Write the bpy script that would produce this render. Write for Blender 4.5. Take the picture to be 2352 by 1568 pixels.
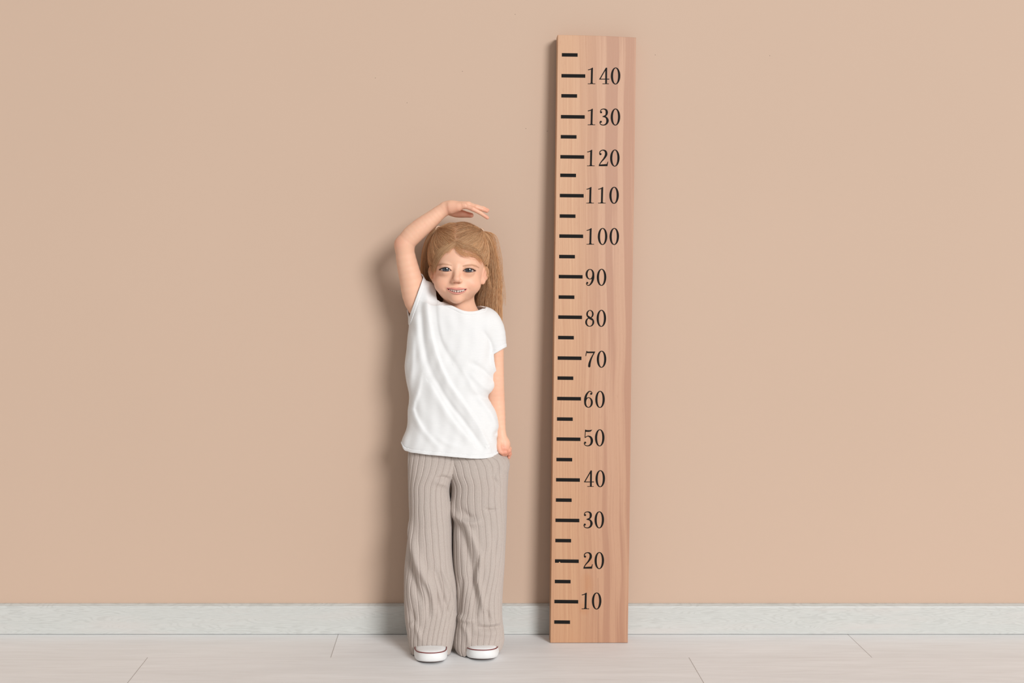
import bpy, math, random
import numpy as np
from mathutils import Vector

sc = bpy.context.scene
COL = sc.collection
for o in list(bpy.data.objects):
    bpy.data.objects.remove(o)

# ------------------------------------------------------------------ camera, world, lights, exposure
F = 2796.0            # focal length in pixels of the 2352 px wide frame
CU, CV = 1055.0, 605.0  # principal point
CD, CH = 3.1, 0.94    # distance from the wall, lens height
cd = bpy.data.cameras.new('camera')
cd.sensor_width = 36.0
cd.lens = F / 2352 * 36.0
cd.shift_x = (1176 - CU) / 2352
cd.shift_y = -(784 - CV) / 2352
cam = bpy.data.objects.new('camera', cd)
COL.objects.link(cam)
cam.location = (0, -CD, CH)
cam.rotation_euler = (math.pi / 2, 0, 0)
sc.camera = cam

w = bpy.data.worlds.new('World')
sc.world = w
w.use_nodes = True
bg = w.node_tree.nodes['Background']
bg.inputs[0].default_value = (1.0, 0.945, 0.885, 1)
bg.inputs[1].default_value = 0.40

def area(name, loc, target, size, power, col=(1, 1, 1)):
    l = bpy.data.lights.new(name, 'AREA')
    l.shape = 'DISK'
    l.size = size
    l.energy = power
    l.color = col
    o = bpy.data.objects.new(name, l)
    COL.objects.link(o)
    o.location = loc
    o.rotation_euler = (Vector(target) - Vector(loc)).to_track_quat('-Z', 'Y').to_euler()
    return o
area('studio_key_light', (15.6, -28.0, 13.0), (0.0, 0, 0.8), 12.6, 9650, (0.985, 0.995, 1.0))
sc.view_settings.view_transform = 'Standard'
sc.view_settings.look = 'None'
sc.view_settings.exposure = 0.0
sc.view_settings.gamma = 1.0
sc.view_settings.use_curve_mapping = False

# ------------------------------------------------------------------ helpers
def P(u, v, y):
    D = CD + y
    return np.array([(u - CU) * D / F, y, CH - (v - CV) * D / F])

def UV(p):
    D = CD + p[..., 1]
    return CU + F * p[..., 0] / D, CV + F * (CH - p[..., 2]) / D
PX = 1 / 940.0       # one photo pixel at the child, in metres

def srgb(r, g, b):
    f = lambda c: (c / 255) / 12.92 if c / 255 <= 0.04045 else ((c / 255 + 0.055) / 1.055) ** 2.4
    return (f(r), f(g), f(b), 1)

def mesh_np(name, V, Q, mat=None, parent=None, smooth=True, col=None, T=None):
    me = bpy.data.meshes.new(name)
    V = np.asarray(V, dtype=np.float32)
    polys = []
    Q = np.asarray(Q, dtype=np.int32)
    n = len(Q)
    k = Q.shape[1]
    nt = 0 if T is None else len(T)
    me.vertices.add(len(V))
    me.vertices.foreach_set('co', V.ravel())
    loops = Q.ravel()
    starts = np.arange(n) * k
    if nt:
        T = np.asarray(T, dtype=np.int32)
        starts = np.concatenate([starts, n * k + np.arange(nt) * T.shape[1]])
        loops = np.concatenate([loops, T.ravel()])
    me.loops.add(len(loops))
    me.loops.foreach_set('vertex_index', loops.astype(np.int32))
    me.polygons.add(n + nt)
    me.polygons.foreach_set('loop_start', starts.astype(np.int32))
    me.update(calc_edges=True)
    me.validate()
    me.polygons.foreach_set('use_smooth', [smooth] * len(me.polygons))
    if col is not None:
        a = me.color_attributes.new('col', 'FLOAT_COLOR', 'POINT')
        c = np.ones((len(V), 4), np.float32)
        c[:, :3] = col
        a.data.foreach_set('color', c.ravel())
    o = bpy.data.objects.new(name, me)
    COL.objects.link(o)
    if mat:
        for m in (mat if isinstance(mat, (list, tuple)) else [mat]):
            me.materials.append(m)
    if parent:
        o.parent = parent
        o.matrix_parent_inverse = parent.matrix_world.inverted()
    return o

def tag(o, label=None, cat=None, group=None, kind=None):
    if label: o['label'] = label
    if cat: o['category'] = cat
    if group: o['group'] = group
    if kind: o['kind'] = kind
    return o

class NT:
    """tiny node helper"""
    def __init__(s, name):
        s.m = bpy.data.materials.new(name)
        s.m.use_nodes = True
        s.t = s.m.node_tree
        s.b = s.t.nodes['Principled BSDF']
    def n(s, typ, **kw):
        nd = s.t.nodes.new(typ)
        for k, v in kw.items():
            if k.startswith('i_'):
                key = k[2:].replace('_', ' ')
                nd.inputs[key].default_value = v
            else:
                setattr(nd, k, v)
        return nd
    def l(s, a, b):
        s.t.links.new(a, b)
    def math(s, op, a, b=None, c=None):
        nd = s.t.nodes.new('ShaderNodeMath'); nd.operation = op
        for i, x in enumerate((a, b, c)):
            if x is None: continue
            if isinstance(x, (int, float)): nd.inputs[i].default_value = x
            else: s.l(x, nd.inputs[i])
        return nd.outputs[0]
    def mix(s, fac, a, b, mode='MIX'):
        nd = s.t.nodes.new('ShaderNodeMix'); nd.data_type = 'RGBA'; nd.blend_type = mode
        for i, x in ((0, fac), (6, a), (7, b)):
            if isinstance(x, (int, float)): nd.inputs[i].default_value = x
            elif isinstance(x, tuple): nd.inputs[i].default_value = x
            else: s.l(x, nd.inputs[i])
        return nd.outputs[2]
    def ramp(s, fac, *stops):
        nd = s.t.nodes.new('ShaderNodeValToRGB')
        e = nd.color_ramp.elements
        while len(e) < len(stops): e.new(0.5)
        for i, (p, c) in enumerate(stops):
            e[i].position = p; e[i].color = c if isinstance(c, tuple) else (c, c, c, 1)
        s.l(fac, nd.inputs[0])
        return nd.outputs[0]
    def coords(s, scale=(1, 1, 1), kind='Object', rot=(0, 0, 0), loc=(0, 0, 0)):
        tc = s.t.nodes.new('ShaderNodeTexCoord')
        mp = s.t.nodes.new('ShaderNodeMapping')
        mp.inputs['Scale'].default_value = scale
        mp.inputs['Rotation'].default_value = rot
        mp.inputs['Location'].default_value = loc
        s.l(tc.outputs[kind], mp.inputs[0])
        return mp.outputs[0]
    def noise(s, vec, scale, detail=3, rough=0.5, dist=0.0):
        nd = s.n('ShaderNodeTexNoise')
        nd.inputs['Scale'].default_value = scale
        nd.inputs['Detail'].default_value = detail
        nd.inputs['Roughness'].default_value = rough
        nd.inputs['Distortion'].default_value = dist
        s.l(vec, nd.inputs['Vector'])
        return nd.outputs['Fac']
    def bump(s, h, strength, dist=0.001):
        nd = s.n('ShaderNodeBump')
        nd.inputs['Strength'].default_value = strength
        nd.inputs['Distance'].default_value = dist
        s.l(h, nd.inputs['Height'])
        s.l(nd.outputs[0], s.b.inputs['Normal'])
    def base(s, c):
        if isinstance(c, tuple): s.b.inputs['Base Color'].default_value = c
        else: s.l(c, s.b.inputs['Base Color'])
    def set(s, **kw):
        for k, v in kw.items():
            s.b.inputs[k.replace('_', ' ')].default_value = v
        return s

def sstep(a, b, x):
    t = np.clip((x - a) / (b - a), 0, 1)
    return t * t * (3 - 2 * t)

def curve_interp(tab, x):
    tab = np.array(tab, float)
    return np.interp(x, tab[:, 0], tab[:, 1])

def smooth_interp(tab, x):
    """monotone-x cubic (Catmull-Rom tangents) interpolation"""
    t = np.array(tab, float); xs, ys = t[:, 0], t[:, 1]
    m = np.gradient(ys, xs)
    x = np.clip(x, xs[0], xs[-1])
    i = np.clip(np.searchsorted(xs, x) - 1, 0, len(xs) - 2)
    h = xs[i + 1] - xs[i]; s = (x - xs[i]) / h
    return ((2*s**3 - 3*s**2 + 1) * ys[i] + (s**3 - 2*s**2 + s) * h * m[i]
            + (-2*s**3 + 3*s**2) * ys[i+1] + (s**3 - s**2) * h * m[i+1])

def catmull(pts, n):
    """resample a polyline (rows of any width) smoothly to n points"""
    p = np.array(pts, float)
    d = np.r_[0, np.cumsum(np.linalg.norm(np.diff(p[:, :min(3, p.shape[1])], axis=0), axis=1) + 1e-9)]
    x = np.linspace(0, d[-1], n)
    return np.stack([smooth_interp(np.stack([d, p[:, k]], 1), x) for k in range(p.shape[1])], 1)

# ------------------------------------------------------------------ setting: wall, floor, baseboard
def m_wall():
    m = NT('wall_paint')
    v = m.coords()
    n1 = m.noise(v, 1.3, 3)
    c = m.mix(m.ramp(n1, (0.35, 0.0), (0.65, 1.0)), (0.566, 0.409, 0.309, 1), (0.576, 0.416, 0.315, 1))
    geo = m.n('ShaderNodeNewGeometry')
    sep = m.n('ShaderNodeSeparateXYZ'); m.l(geo.outputs['Position'], sep.inputs[0])
    tot = None
    for (u, vv) in ((1257, 301), (862, 179), (1062, 164), (935, 236), (1208, 295), (1505, 126), (1768, 128), (1183, 33)):
        p = P(u, vv, 0)
        dx = m.math('SUBTRACT', sep.outputs[0], float(p[0])); dz = m.math('SUBTRACT', sep.outputs[2], float(p[2]))
        r = m.math('ADD', m.math('MULTIPLY', dx, dx), m.math('MULTIPLY', dz, dz))
        k = m.math('LESS_THAN', r, 0.0008 ** 2)
        tot = k if tot is None else m.math('ADD', tot, k)
    c = m.mix(tot, c, (0.12, 0.08, 0.06, 1))
    m.base(c)
    m.set(Roughness=0.75)
    m.bump(m.noise(v, 350, 2), 0.05, 0.0005)
    return m.m

def m_floor():
    m = NT('pale_laminate')
    geo = m.n('ShaderNodeNewGeometry')
    sep = m.n('ShaderNodeSeparateXYZ'); m.l(geo.outputs['Position'], sep.inputs[0])
    X, Y = sep.outputs[0], sep.outputs[1]
    PWD, PLN = 0.188, 1.292
    ry = m.math('DIVIDE', m.math('MULTIPLY', m.math('ADD', Y, 0.006), -1.0), PWD)
    row = m.math('FLOOR', ry)
    fy = m.math('FRACT', ry)
    off = m.math('MULTIPLY', row, 0.437)
    sx = m.math('DIVIDE', m.math('ADD', m.math('ADD', X, 0.307 + 20 * PLN), off), PLN)
    fx = m.math('FRACT', sx)
    cell = m.math('ADD', m.math('FLOOR', sx), m.math('MULTIPLY', row, 17.3))
    dx = m.math('MULTIPLY', m.math('MINIMUM', fx, m.math('SUBTRACT', 1.0, fx)), PLN)
    dy = m.math('MULTIPLY', m.math('MINIMUM', fy, m.math('SUBTRACT', 1.0, fy)), PWD)
    butt = m.math('LESS_THAN', dx, 0.0009)
    side = m.math('LESS_THAN', dy, 0.0009)
    cmb = m.n('ShaderNodeCombineXYZ')
    m.l(m.math('ADD', m.math('MULTIPLY', X, 1.0), m.math('MULTIPLY', cell, 3.7)), cmb.inputs[0])
    m.l(m.math('MULTIPLY', Y, 9.0), cmb.inputs[1]); m.l(cell, cmb.inputs[2])
    v = cmb.outputs[0]
    g1 = m.noise(v, 2.2, 5, 0.6, 0.8)
    cm2 = m.n('ShaderNodeCombineXYZ')
    m.l(m.math('MULTIPLY', X, 1.0), cm2.inputs[0]); m.l(m.math('MULTIPLY', Y, 26.0), cm2.inputs[1]); m.l(cell, cm2.inputs[2])
    g2 = m.noise(cm2.outputs[0], 7, 4, 0.65, 0.4)
    wn = m.n('ShaderNodeTexWhiteNoise'); wn.noise_dimensions = '1D'; m.l(cell, wn.inputs['W'])
    c = m.mix(m.ramp(g1, (0.3, 0.0), (0.7, 1.0)), (0.800, 0.795, 0.795, 1), (0.885, 0.885, 0.890, 1))
    c = m.mix(m.ramp(g2, (0.44, 0.0), (0.70, 0.30)), c, (0.62, 0.585, 0.56, 1))
    c = m.mix(m.math('MULTIPLY', wn.outputs[0], 0.22), c, (0.74, 0.75, 0.73, 1))
    c = m.mix(m.math('MULTIPLY', side, 0.16), c, (0.40, 0.34, 0.31, 1))
    c = m.mix(m.math('MULTIPLY', butt, 0.72), c, (0.30, 0.25, 0.23, 1))
    m.base(c)
    m.set(Roughness=0.55, Specular_IOR_Level=0.3)
    m.bump(g2, 0.08, 0.0008)
    return m.m

def m_base():
    m = NT('pale_oak_skirting')
    v = m.coords((1, 1, 9))
    warp = m.noise(v, 2.0, 3, 0.5)
    cmb = m.n('ShaderNodeVectorMath'); cmb.operation = 'MULTIPLY_ADD'
    vv = m.n('ShaderNodeCombineXYZ'); m.l(warp, vv.inputs[2]); m.l(warp, vv.inputs[0])
    m.l(vv.outputs[0], cmb.inputs[0]); cmb.inputs[1].default_value = (0.4, 0, 1.7)
    m.l(v, cmb.inputs[2])
    wv = m.n('ShaderNodeTexWave'); wv.bands_direction = 'Z'
    wv.inputs['Scale'].default_value = 7.5; wv.inputs['Distortion'].default_value = 5.0
    wv.inputs['Detail'].default_value = 4; wv.inputs['Detail Scale'].default_value = 1.6
    m.l(cmb.outputs[0], wv.inputs['Vector'])
    fine = m.noise(m.coords((7, 1, 110)), 6, 3, 0.6)
    c = m.mix(m.ramp(wv.outputs['Fac'], (0.0, 0.45), (0.45, 0.0)), (0.585, 0.590, 0.565, 1), (0.455, 0.458, 0.435, 1))
    c = m.mix(m.ramp(fine, (0.45, 0.0), (0.75, 0.5)), c, (0.44, 0.43, 0.40, 1))
    c = m.mix(m.ramp(m.noise(v, 3.1, 2), (0.5, 0.0), (0.75, 0.5)), c, (0.62, 0.57, 0.54, 1))
    m.base(c)
    m.set(Roughness=0.5)
    m.bump(fine, 0.1, 0.0008)
    return m.m

def box_mesh(name, x0, x1, y0, y1, z0, z1, mat):
    V = [(x, y, z) for x in (x0, x1) for y in (y0, y1) for z in (z0, z1)]
    Q = [(0, 1, 3, 2), (4, 6, 7, 5), (0, 4, 5, 1), (2, 3, 7, 6), (0, 2, 6, 4), (1, 5, 7, 3)]
    return mesh_np(name, V, Q, mat, smooth=False)
tag(box_mesh('wall_back', -2.6, 3.0, 0, 0.12, -0.02, 2.75, m_wall()), kind='structure')
tag(box_mesh('floor', -3.2, 3.6, -5.5, 0.0, -0.03, 0.0, m_floor()), kind='structure')
prof = [(0, 0.0011), (-0.0146, 0.0011), (-0.015, 0.0016), (-0.015, 0.066)]
for a in np.linspace(0, math.pi / 2, 7):
    prof.append((-0.0085 - 0.0065 * math.cos(a), 0.0672 + 0.0065 * math.sin(a)))
prof += [(-0.006, 0.0755), (0.0, 0.0758)]
xs = [-2.6, 3.0]
V = [(x, p[0], p[1]) for x in xs for p in prof]
n = len(prof)
Q = [(i, i + 1, n + i + 1, n + i) for i in range(n - 1)]
tag(mesh_np('baseboard_back', V, Q, m_base(), smooth=False), kind='structure')

# ------------------------------------------------------------------ height chart board
def m_board():
    m = NT('beech_board')
    tc = m.coords()
    sep = m.n('ShaderNodeSeparateXYZ'); m.l(tc, sep.inputs[0])
    X, Z = sep.outputs[0], sep.outputs[2]      # X 0..0.194 across, Z 0..1.5 up
    big = m.noise(m.coords((2.0, 1, 1.3)), 1.6, 2, 0.5)
    xw = m.math('ADD', X, m.math('MULTIPLY', m.math('SUBTRACT', big, 0.5), 0.035))
    cm = m.n('ShaderNodeCombineXYZ')
    m.l(m.math('MULTIPLY', xw, 42.0), cm.inputs[0]); m.l(m.math('MULTIPLY', Z, 0.9), cm.inputs[2])
    band = m.noise(cm.outputs[0], 1.0, 3, 0.55)
    cm2 = m.n('ShaderNodeCombineXYZ')
    m.l(m.math('MULTIPLY', xw, 260.0), cm2.inputs[0]); m.l(m.math('MULTIPLY', Z, 2.0), cm2.inputs[2])
    fine = m.noise(cm2.outputs[0], 1.0, 4, 0.6)
    fleck = m.noise(m.coords((520, 1, 60)), 1.0, 2, 0.5)
    light = (0.650, 0.400, 0.250, 1)
    dark = (0.520, 0.268, 0.160, 1)
    pink = (0.475, 0.262, 0.180, 1)
    right = m.ramp(X, (0.055, 0.0), (0.145, 1.0))
    c = m.mix(m.ramp(fine, (0.35, 0.0), (0.66, 0.60)), light, dark)
    cb = m.mix(m.ramp(band, (0.42, 0.0), (0.50, 0.8)), (0.600, 0.365, 0.250, 1), pink)
    cb = m.mix(m.ramp(fine, (0.45, 0.0), (0.75, 0.35)), cb, (0.46, 0.24, 0.155, 1))
    c = m.mix(right, c, cb)
    c = m.mix(m.ramp(fleck, (0.60, 0.0), (0.75, 0.28)), c, (0.42, 0.22, 0.13, 1))
    # warm stain patches low on the board
    st = None
    for (sx, sz, rx, rz) in ((0.090, 0.145, 0.026, 0.05), (0.098, 0.20, 0.024, 0.035), (0.085, 0.085, 0.02, 0.03)):
        a = m.math('DIVIDE', m.math('SUBTRACT', X, sx), rx)
        b = m.math('DIVIDE', m.math('SUBTRACT', Z, sz), rz)
        d = m.math('ADD', m.math('MULTIPLY', a, a), m.math('MULTIPLY', b, b))
        st = d if st is None else m.math('MINIMUM', st, d)
    st = m.math('ADD', st, m.math('MULTIPLY', m.noise(m.coords((40, 1, 12)), 1.0, 3), 1.0))
    c = m.mix(m.ramp(st, (0.45, 0.35), (1.0, 0.0)), c, (0.54, 0.23, 0.09, 1))
    # fine crack line low right of centre
    kx = m.math('ABSOLUTE', m.math('SUBTRACT', m.math('ADD', X, m.math('MULTIPLY', big, 0.01)), 0.123))
    kz = m.math('LESS_THAN', Z, 0.16)
    c = m.mix(m.math('MULTIPLY', m.math('MULTIPLY', m.math('LESS_THAN', kx, 0.0006), kz), 0.35), c, (0.2, 0.1, 0.07, 1))
    # redder and duller towards the foot
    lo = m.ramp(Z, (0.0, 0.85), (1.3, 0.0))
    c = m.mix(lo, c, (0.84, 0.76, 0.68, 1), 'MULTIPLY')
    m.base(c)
    m.set(Roughness=0.5, Specular_IOR_Level=0.35)
    m.bump(fine, 0.10, 0.0006)
    return m.m

chart = bpy.data.objects.new('height_chart', None)
COL.objects.link(chart)
tag(chart, 'tall wooden height chart board with black centimetre marks leaning on the beige wall', 'height chart')
yb, yt = -0.085, -0.046
corners = [P(1264, 1477, yb), P(1442, 1477, yb), P(1461, 86, yt), P(1281, 80, yt)]
corners[0][2] = corners[1][2] = 0.0008
chart.location = tuple(corners[0])
bpy.context.view_layer.update()
c0 = corners[0]
ex = corners[1] - c0; ex /= np.linalg.norm(ex)
ez = corners[3] - c0; ez -= ex * ez.dot(ex); ez /= np.linalg.norm(ez)
nrm = np.cross(ex, ez)         # towards the camera (-y)
if nrm[1] > 0: nrm = -nrm
thick = 0.040
loc2 = [np.array([(q - c0).dot(ex), (q - c0).dot(ez)]) for q in corners]
# local mesh: x across, y depth, z up, with a rounded edge and a slightly uneven top
def board_mesh():
    bot, top = [], []
    N = 24
    V = []
    ring = []
    L = []
    b = 0.0016
    for i in range(N + 1):
        t = i / N; L.append((loc2[0] * (1 - t) + loc2[1] * t))
    R = [(loc2[1] * (1 - t) + loc2[2] * t) + np.array([0.0006 * math.sin(9 * t) * (1 - t) * 4 * t, 0]) for t in np.linspace(0, 1, 60)[1:]]
    T = [(loc2[2] * (1 - t) + loc2[3] * t) + np.array([0, 0.0012 * math.sin(math.pi * t)]) for t in np.linspace(0, 1, N)[1:]]
    W = [(loc2[3] * (1 - t) + loc2[0] * t) for t in np.linspace(0, 1, 60)[1:-1]]
    out = L + R + T + W
    cen = np.mean(out, axis=0)
    n = len(out)
    def inset(p, d):
        s = p.copy()
        w_, h_ = 0.097, 0.75
        s[0] -= np.sign(p[0] - cen[0]) * min(d, abs(p[0] - cen[0])) if abs(abs(p[0] - cen[0]) - w_) < 0.02 and abs(p[0]-cen[0]) > 0.07 and (p[0] < 0.03 or p[0] > 0.16) else 0
        if p[1] < 0.01: s[1] += d
        if p[1] > 1.47: s[1] -= d
        return s
    rings = [([inset(p, b) for p in out], 0.0), ([inset(p, b * .3) for p in out], b * .3), ([p for p in out], b),
             ([p for p in out], thick - b), ([inset(p, b) for p in out], thick)]
    for (rg, dep) in rings:
        for p in rg: V.append((p[0], dep, p[1]))
    Q = []
    for k in range(len(rings) - 1):
        for i in range(n):
            j = (i + 1) % n
            Q.append((k * n + i, (k + 1) * n + i, (k + 1) * n + j, k * n + j))
    return V, Q, n, len(rings)
V, Q, n_, k_ = board_mesh()
me = bpy.data.meshes.new('board')
faces = [tuple(q) for q in Q] + [tuple(range(n_)), tuple(reversed(range((k_ - 1) * n_, k_ * n_)))]
me.from_pydata([tuple(map(float, v)) for v in V], [], faces)
me.update()
me.materials.append(m_board())
board = bpy.data.objects.new('board', me)
COL.objects.link(board)
from mathutils import Matrix
ey = -nrm
Mloc = Matrix(((ex[0], ey[0], ez[0], 0), (ex[1], ey[1], ez[1], 0), (ex[2], ey[2], ez[2], 0), (0, 0, 0, 1)))
chart.rotation_euler = Mloc.to_euler()
board.parent = chart

ink = NT('black_ink'); ink.base((0.0100, 0.0088, 0.0080, 1)); ink.set(Roughness=0.7, Specular_IOR_Level=0.12)
INK = ink.m
def onboard(u, v):
    """chart-local x, z of the board front seen at pixel u, v"""
    o = np.array([0, -CD, CH]); d = np.array([(u - CU) / F, 1, -(v - CV) / F])
    t = (c0 - o).dot(nrm) / d.dot(nrm)
    p = o + d * t - c0
    return p.dot(ex), p.dot(ez)
def print_part(name, polys, label=None):
    """thin raised print: list of closed outlines or quad strips in chart-local x, z"""
    Vp, Fp = [], []
    y = -0.00025
    for (pts, fcs) in polys:
        b = len(Vp)
        Vp += [(p[0], y, p[1]) for p in pts]
        m_ = len(pts)
        Fp += [tuple(b + i for i in f) for f in fcs]
        y -= 0.00001
    me = bpy.data.meshes.new(name); me.from_pydata(Vp, [], Fp); me.update(); me.materials.append(INK)
    o = bpy.data.objects.new(name, me); COL.objects.link(o); o.parent = chart
    if label: o['label'] = label
    return o
def tick(u, v, length):
    pts = [onboard(u, v - 4.1), onboard(u + length, v - 4.1 + length * 0.012), onboard(u + length, v + 3.9 + length * 0.012), onboard(u, v + 3.9)]
    if abs(v - 1288) < 1:   # chipped lower edge of the 20 cm mark
        pts = pts[:3] + [onboard(u + 13, v + 4.0), onboard(u + 10.5, v + 1.2), onboard(u + 8.5, v + 4.0)] + pts[3:]
    print_part('tick_mark', [(pts, [tuple(range(len(pts)))])])
lx = lambda v: 1290.5 + (v - 126) * (1273 - 1290.5) / (1428 - 126)
for v in (126, 220, 314, 402.5, 496, 589, 682, 775, 868, 962, 1055, 1148, 1241, 1335, 1428): tick(lx(v), v, 36.3)
LONG = (174, 268, 360, 449, 542, 635, 728, 822, 915, 1008, 1101.5, 1194.5, 1288, 1381)
for v in LONG: tick(lx(v) - 0.3, v, 54.8)

def g_stroke(pts, n=28):
    c = catmull(pts, n) if len(pts) > 2 else np.array(pts, float)
    d = np.gradient(c[:, :2], axis=0); d /= np.linalg.norm(d, axis=1)[:, None] + 1e-9
    nn = np.stack([-d[:, 1], d[:, 0]], 1)
    c[:, 2] = c[:, 2] * 1.05 + .010
    a = c[:, :2] + nn * c[:, 2:3] / 2; b = c[:, :2] - nn * c[:, 2:3] / 2
    pts = list(a) + list(b); k = len(c)
    return pts, [(i, i + 1, k + i + 1, k + i) for i in range(k - 1)]
def g_ring(cx, cy, a, b, ia, ib, n=48):
    t = np.linspace(0, 2 * math.pi, n, endpoint=False)
    pts = [(cx + a * math.cos(x), cy + b * math.sin(x)) for x in t] + [(cx + ia * math.cos(x), cy + ib * math.sin(x)) for x in t]
    return pts, [(i, (i + 1) % n, n + (i + 1) % n, n + i) for i in range(n)]
def g_dot(x, y, r, n=20):
    t = np.linspace(0, 2 * math.pi, n, endpoint=False)
    return [(x + r * math.cos(a), y + r * math.sin(a)) for a in t], [tuple(range(n))]
def g_poly(*pts): return list(pts), [tuple(range(len(pts)))]
SIX = [g_ring(.295, .305, .265, .32, .145, .275), g_stroke([(.085, .30, .10), (.10, .55, .125), (.20, .84, .09), (.35, .985, .045), (.46, .96, .035), (.515, .86, .035)]), g_dot(.452, .835, .062)]
GL = {
 '0': [g_ring(.29, .495, .290, .520, .155, .470)],
 '1': [g_poly((.205, .02), (.32, .02), (.335, 1.0), (.30, 1.0), (.215, .86)), g_stroke([(.03, .865, .035), (.13, .885, .04), (.24, .93, .05), (.31, .99, .03)]), g_poly((.03, 0), (.49, 0), (.49, .038), (.03, .038)), g_poly((.15, .03), (.37, .03), (.325, .08), (.20, .08))],
 '2': [g_dot(.125, .735, .065), g_stroke([(.072, .73, .03), (.09, .88, .045), (.27, .982, .045), (.43, .91, .10), (.475, .74, .13), (.37, .50, .09), (.16, .24, .05), (.05, .06, .04)]), g_poly((.02, 0), (.56, 0), (.60, .28), (.57, .28), (.51, .13), (.06, .10))],
 '3': [g_dot(.125, .785, .063), g_stroke([(.075, .79, .03), (.12, .93, .04), (.28, .985, .042), (.44, .91, .10), (.475, .76, .125), (.42, .60, .08), (.25, .53, .038)]), g_stroke([(.22, .53, .038), (.43, .475, .08), (.525, .28, .13), (.45, .08, .09), (.28, .002, .042), (.10, .06, .04), (.05, .19, .035)]), g_dot(.115, .205, .065)],
 '4': [g_stroke([(.435, .99, .05), (.045, .30, .05)]), g_poly((.01, .275), (.62, .275), (.62, .325), (.01, .325)), g_poly((.375, .02), (.485, .02), (.485, 1.0), (.43, 1.0), (.375, .90)), g_poly((.21, 0), (.60, 0), (.60, .038), (.21, .038))],
 '5': [g_stroke([(.115, .99, .035), (.10, .49, .035)]), g_poly((.10, 1.0), (.22, .965), (.40, .965), (.535, 1.0), (.46, .885), (.33, .855), (.115, .86)), g_stroke([(.10, .50, .035), (.26, .60, .042), (.44, .53, .10), (.52, .31, .13), (.44, .08, .09), (.27, .002, .042), (.10, .06, .04), (.045, .18, .035)]), g_dot(.11, .20, .065)],
 '6': SIX,
 '7': [g_poly((.07, 1.0), (.13, .965), (.60, .965), (.60, .94), (.55, .865), (.10, .865)), g_stroke([(.09, 1.0, .035), (.03, .69, .035)]), g_stroke([(.565, .93, .045), (.44, .70, .06), (.33, .45, .09), (.265, .22, .12), (.25, .06, .13)]), g_dot(.25, .06, .066)],
 '8': [g_ring(.30, .755, .225, .25, .125, .205), g_ring(.29, .265, .275, .28, .165, .235), g_stroke([(.13, .66, .07), (.28, .53, .12), (.45, .40, .07)])],
 '9': [([(0.58 - x, 0.99 - y) for (x, y) in p], f) for (p, f) in SIX],
}
NUMS = [('140', 1349, 193), ('130', 1348.7, 287.3), ('120', 1347.3, 381.5), ('110', 1345.6, 467), ('100', 1346, 561.5), ('90', 1344, 655.3), ('80', 1343.5, 749.5),
        ('70', 1344, 843.3), ('60', 1340.5, 935.5), ('50', 1339.8, 1023.7), ('40', 1341, 1117.6), ('30', 1338.8, 1212), ('20', 1338.8, 1305.5), ('10', 1334.8, 1398.3)]
for (txt, u0, vb) in NUMS:
    polys = []
    adv = 26.9 if len(txt) == 3 else 26.6
    if txt == '10': adv = 24.5
    for i, ch in enumerate(txt):
        H = 37.6
        for (pts, fcs) in GL[ch]:
            polys.append(([onboard(u0 + i * adv + p[0] * H + p[1] * 0.4, vb - p[1] * H) for p in pts], fcs))
    print_part('number', polys, 'black printed number ' + txt)

# ------------------------------------------------------------------ signed distance modelling (numpy) and surface nets
def ell(c, r):
    c = np.asarray(c, np.float32); r = np.asarray(r, np.float32)
    def f(p):
        q = (p - c) / r
        k0 = np.sqrt((q * q).sum(-1)) + 1e-9
        q2 = q / r
        k1 = np.sqrt((q2 * q2).sum(-1)) + 1e-9
        return k0 * (k0 - 1) / k1
    return f
def ell_rot(c, r, R):
    g = ell((0, 0, 0), r); c = np.asarray(c, np.float32); R = np.asarray(R, np.float32)
    return lambda p: g((p - c) @ R.T)
def cone(a, b, ra, rb):
    a = np.asarray(a, np.float32); b = np.asarray(b, np.float32); ab = b - a; L = float(ab.dot(ab)) + 1e-12
    def f(p):
        t = np.clip(((p - a) @ ab) / L, 0, 1)
        q = p - a - t[..., None] * ab
        return np.sqrt((q * q).sum(-1)) - (ra + (rb - ra) * t)
    return f
def smin(a, b, k):
    if k <= 0: return np.minimum(a, b)
    h = np.maximum(k - np.abs(a - b), 0) / k
    return np.minimum(a, b) - h * h * k * 0.25
def smax(a, b, k): return -smin(-a, -b, k)

class Field:
    def __init__(s): s.ops = []; s.post = []
    def add(s, f, k=0.006): s.ops.append(('u', f, k)); return s
    def sub(s, f, k=0.003): s.ops.append(('s', f, k)); return s
    def chain(s, pts, k=0.006):
        """pts: (u, v, y, r_px)"""
        w = np.array([[*P(*a[:3]), a[3] * PX] for a in pts])
        w = catmull(w, max(len(pts), 3 * (len(pts) - 1) + 1))
        for i, (a, b) in enumerate(zip(w[:-1], w[1:])):
            s.add(cone(a[:3], b[:3], a[3], b[3]), k if i == 0 else .0012)
        return s
    def __call__(s, p, cen=None, rad=None):
        d = np.full(p.shape[:-1], 1.0, np.float32)
        for (op, f, k) in s.ops:
            if cen is not None:
                m = f(cen) < rad * 1.15 + k + 0.004
                if not m.any(): continue
                if op == 'u': d[m] = smin(d[m], f(p[m]), k)
                else: d[m] = smax(d[m], -f(p[m]), k)
            else:
                d = smin(d, f(p), k) if op == 'u' else smax(d, -f(p), k)
        for f in s.post: d = f(p, d)
        return d

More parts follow.
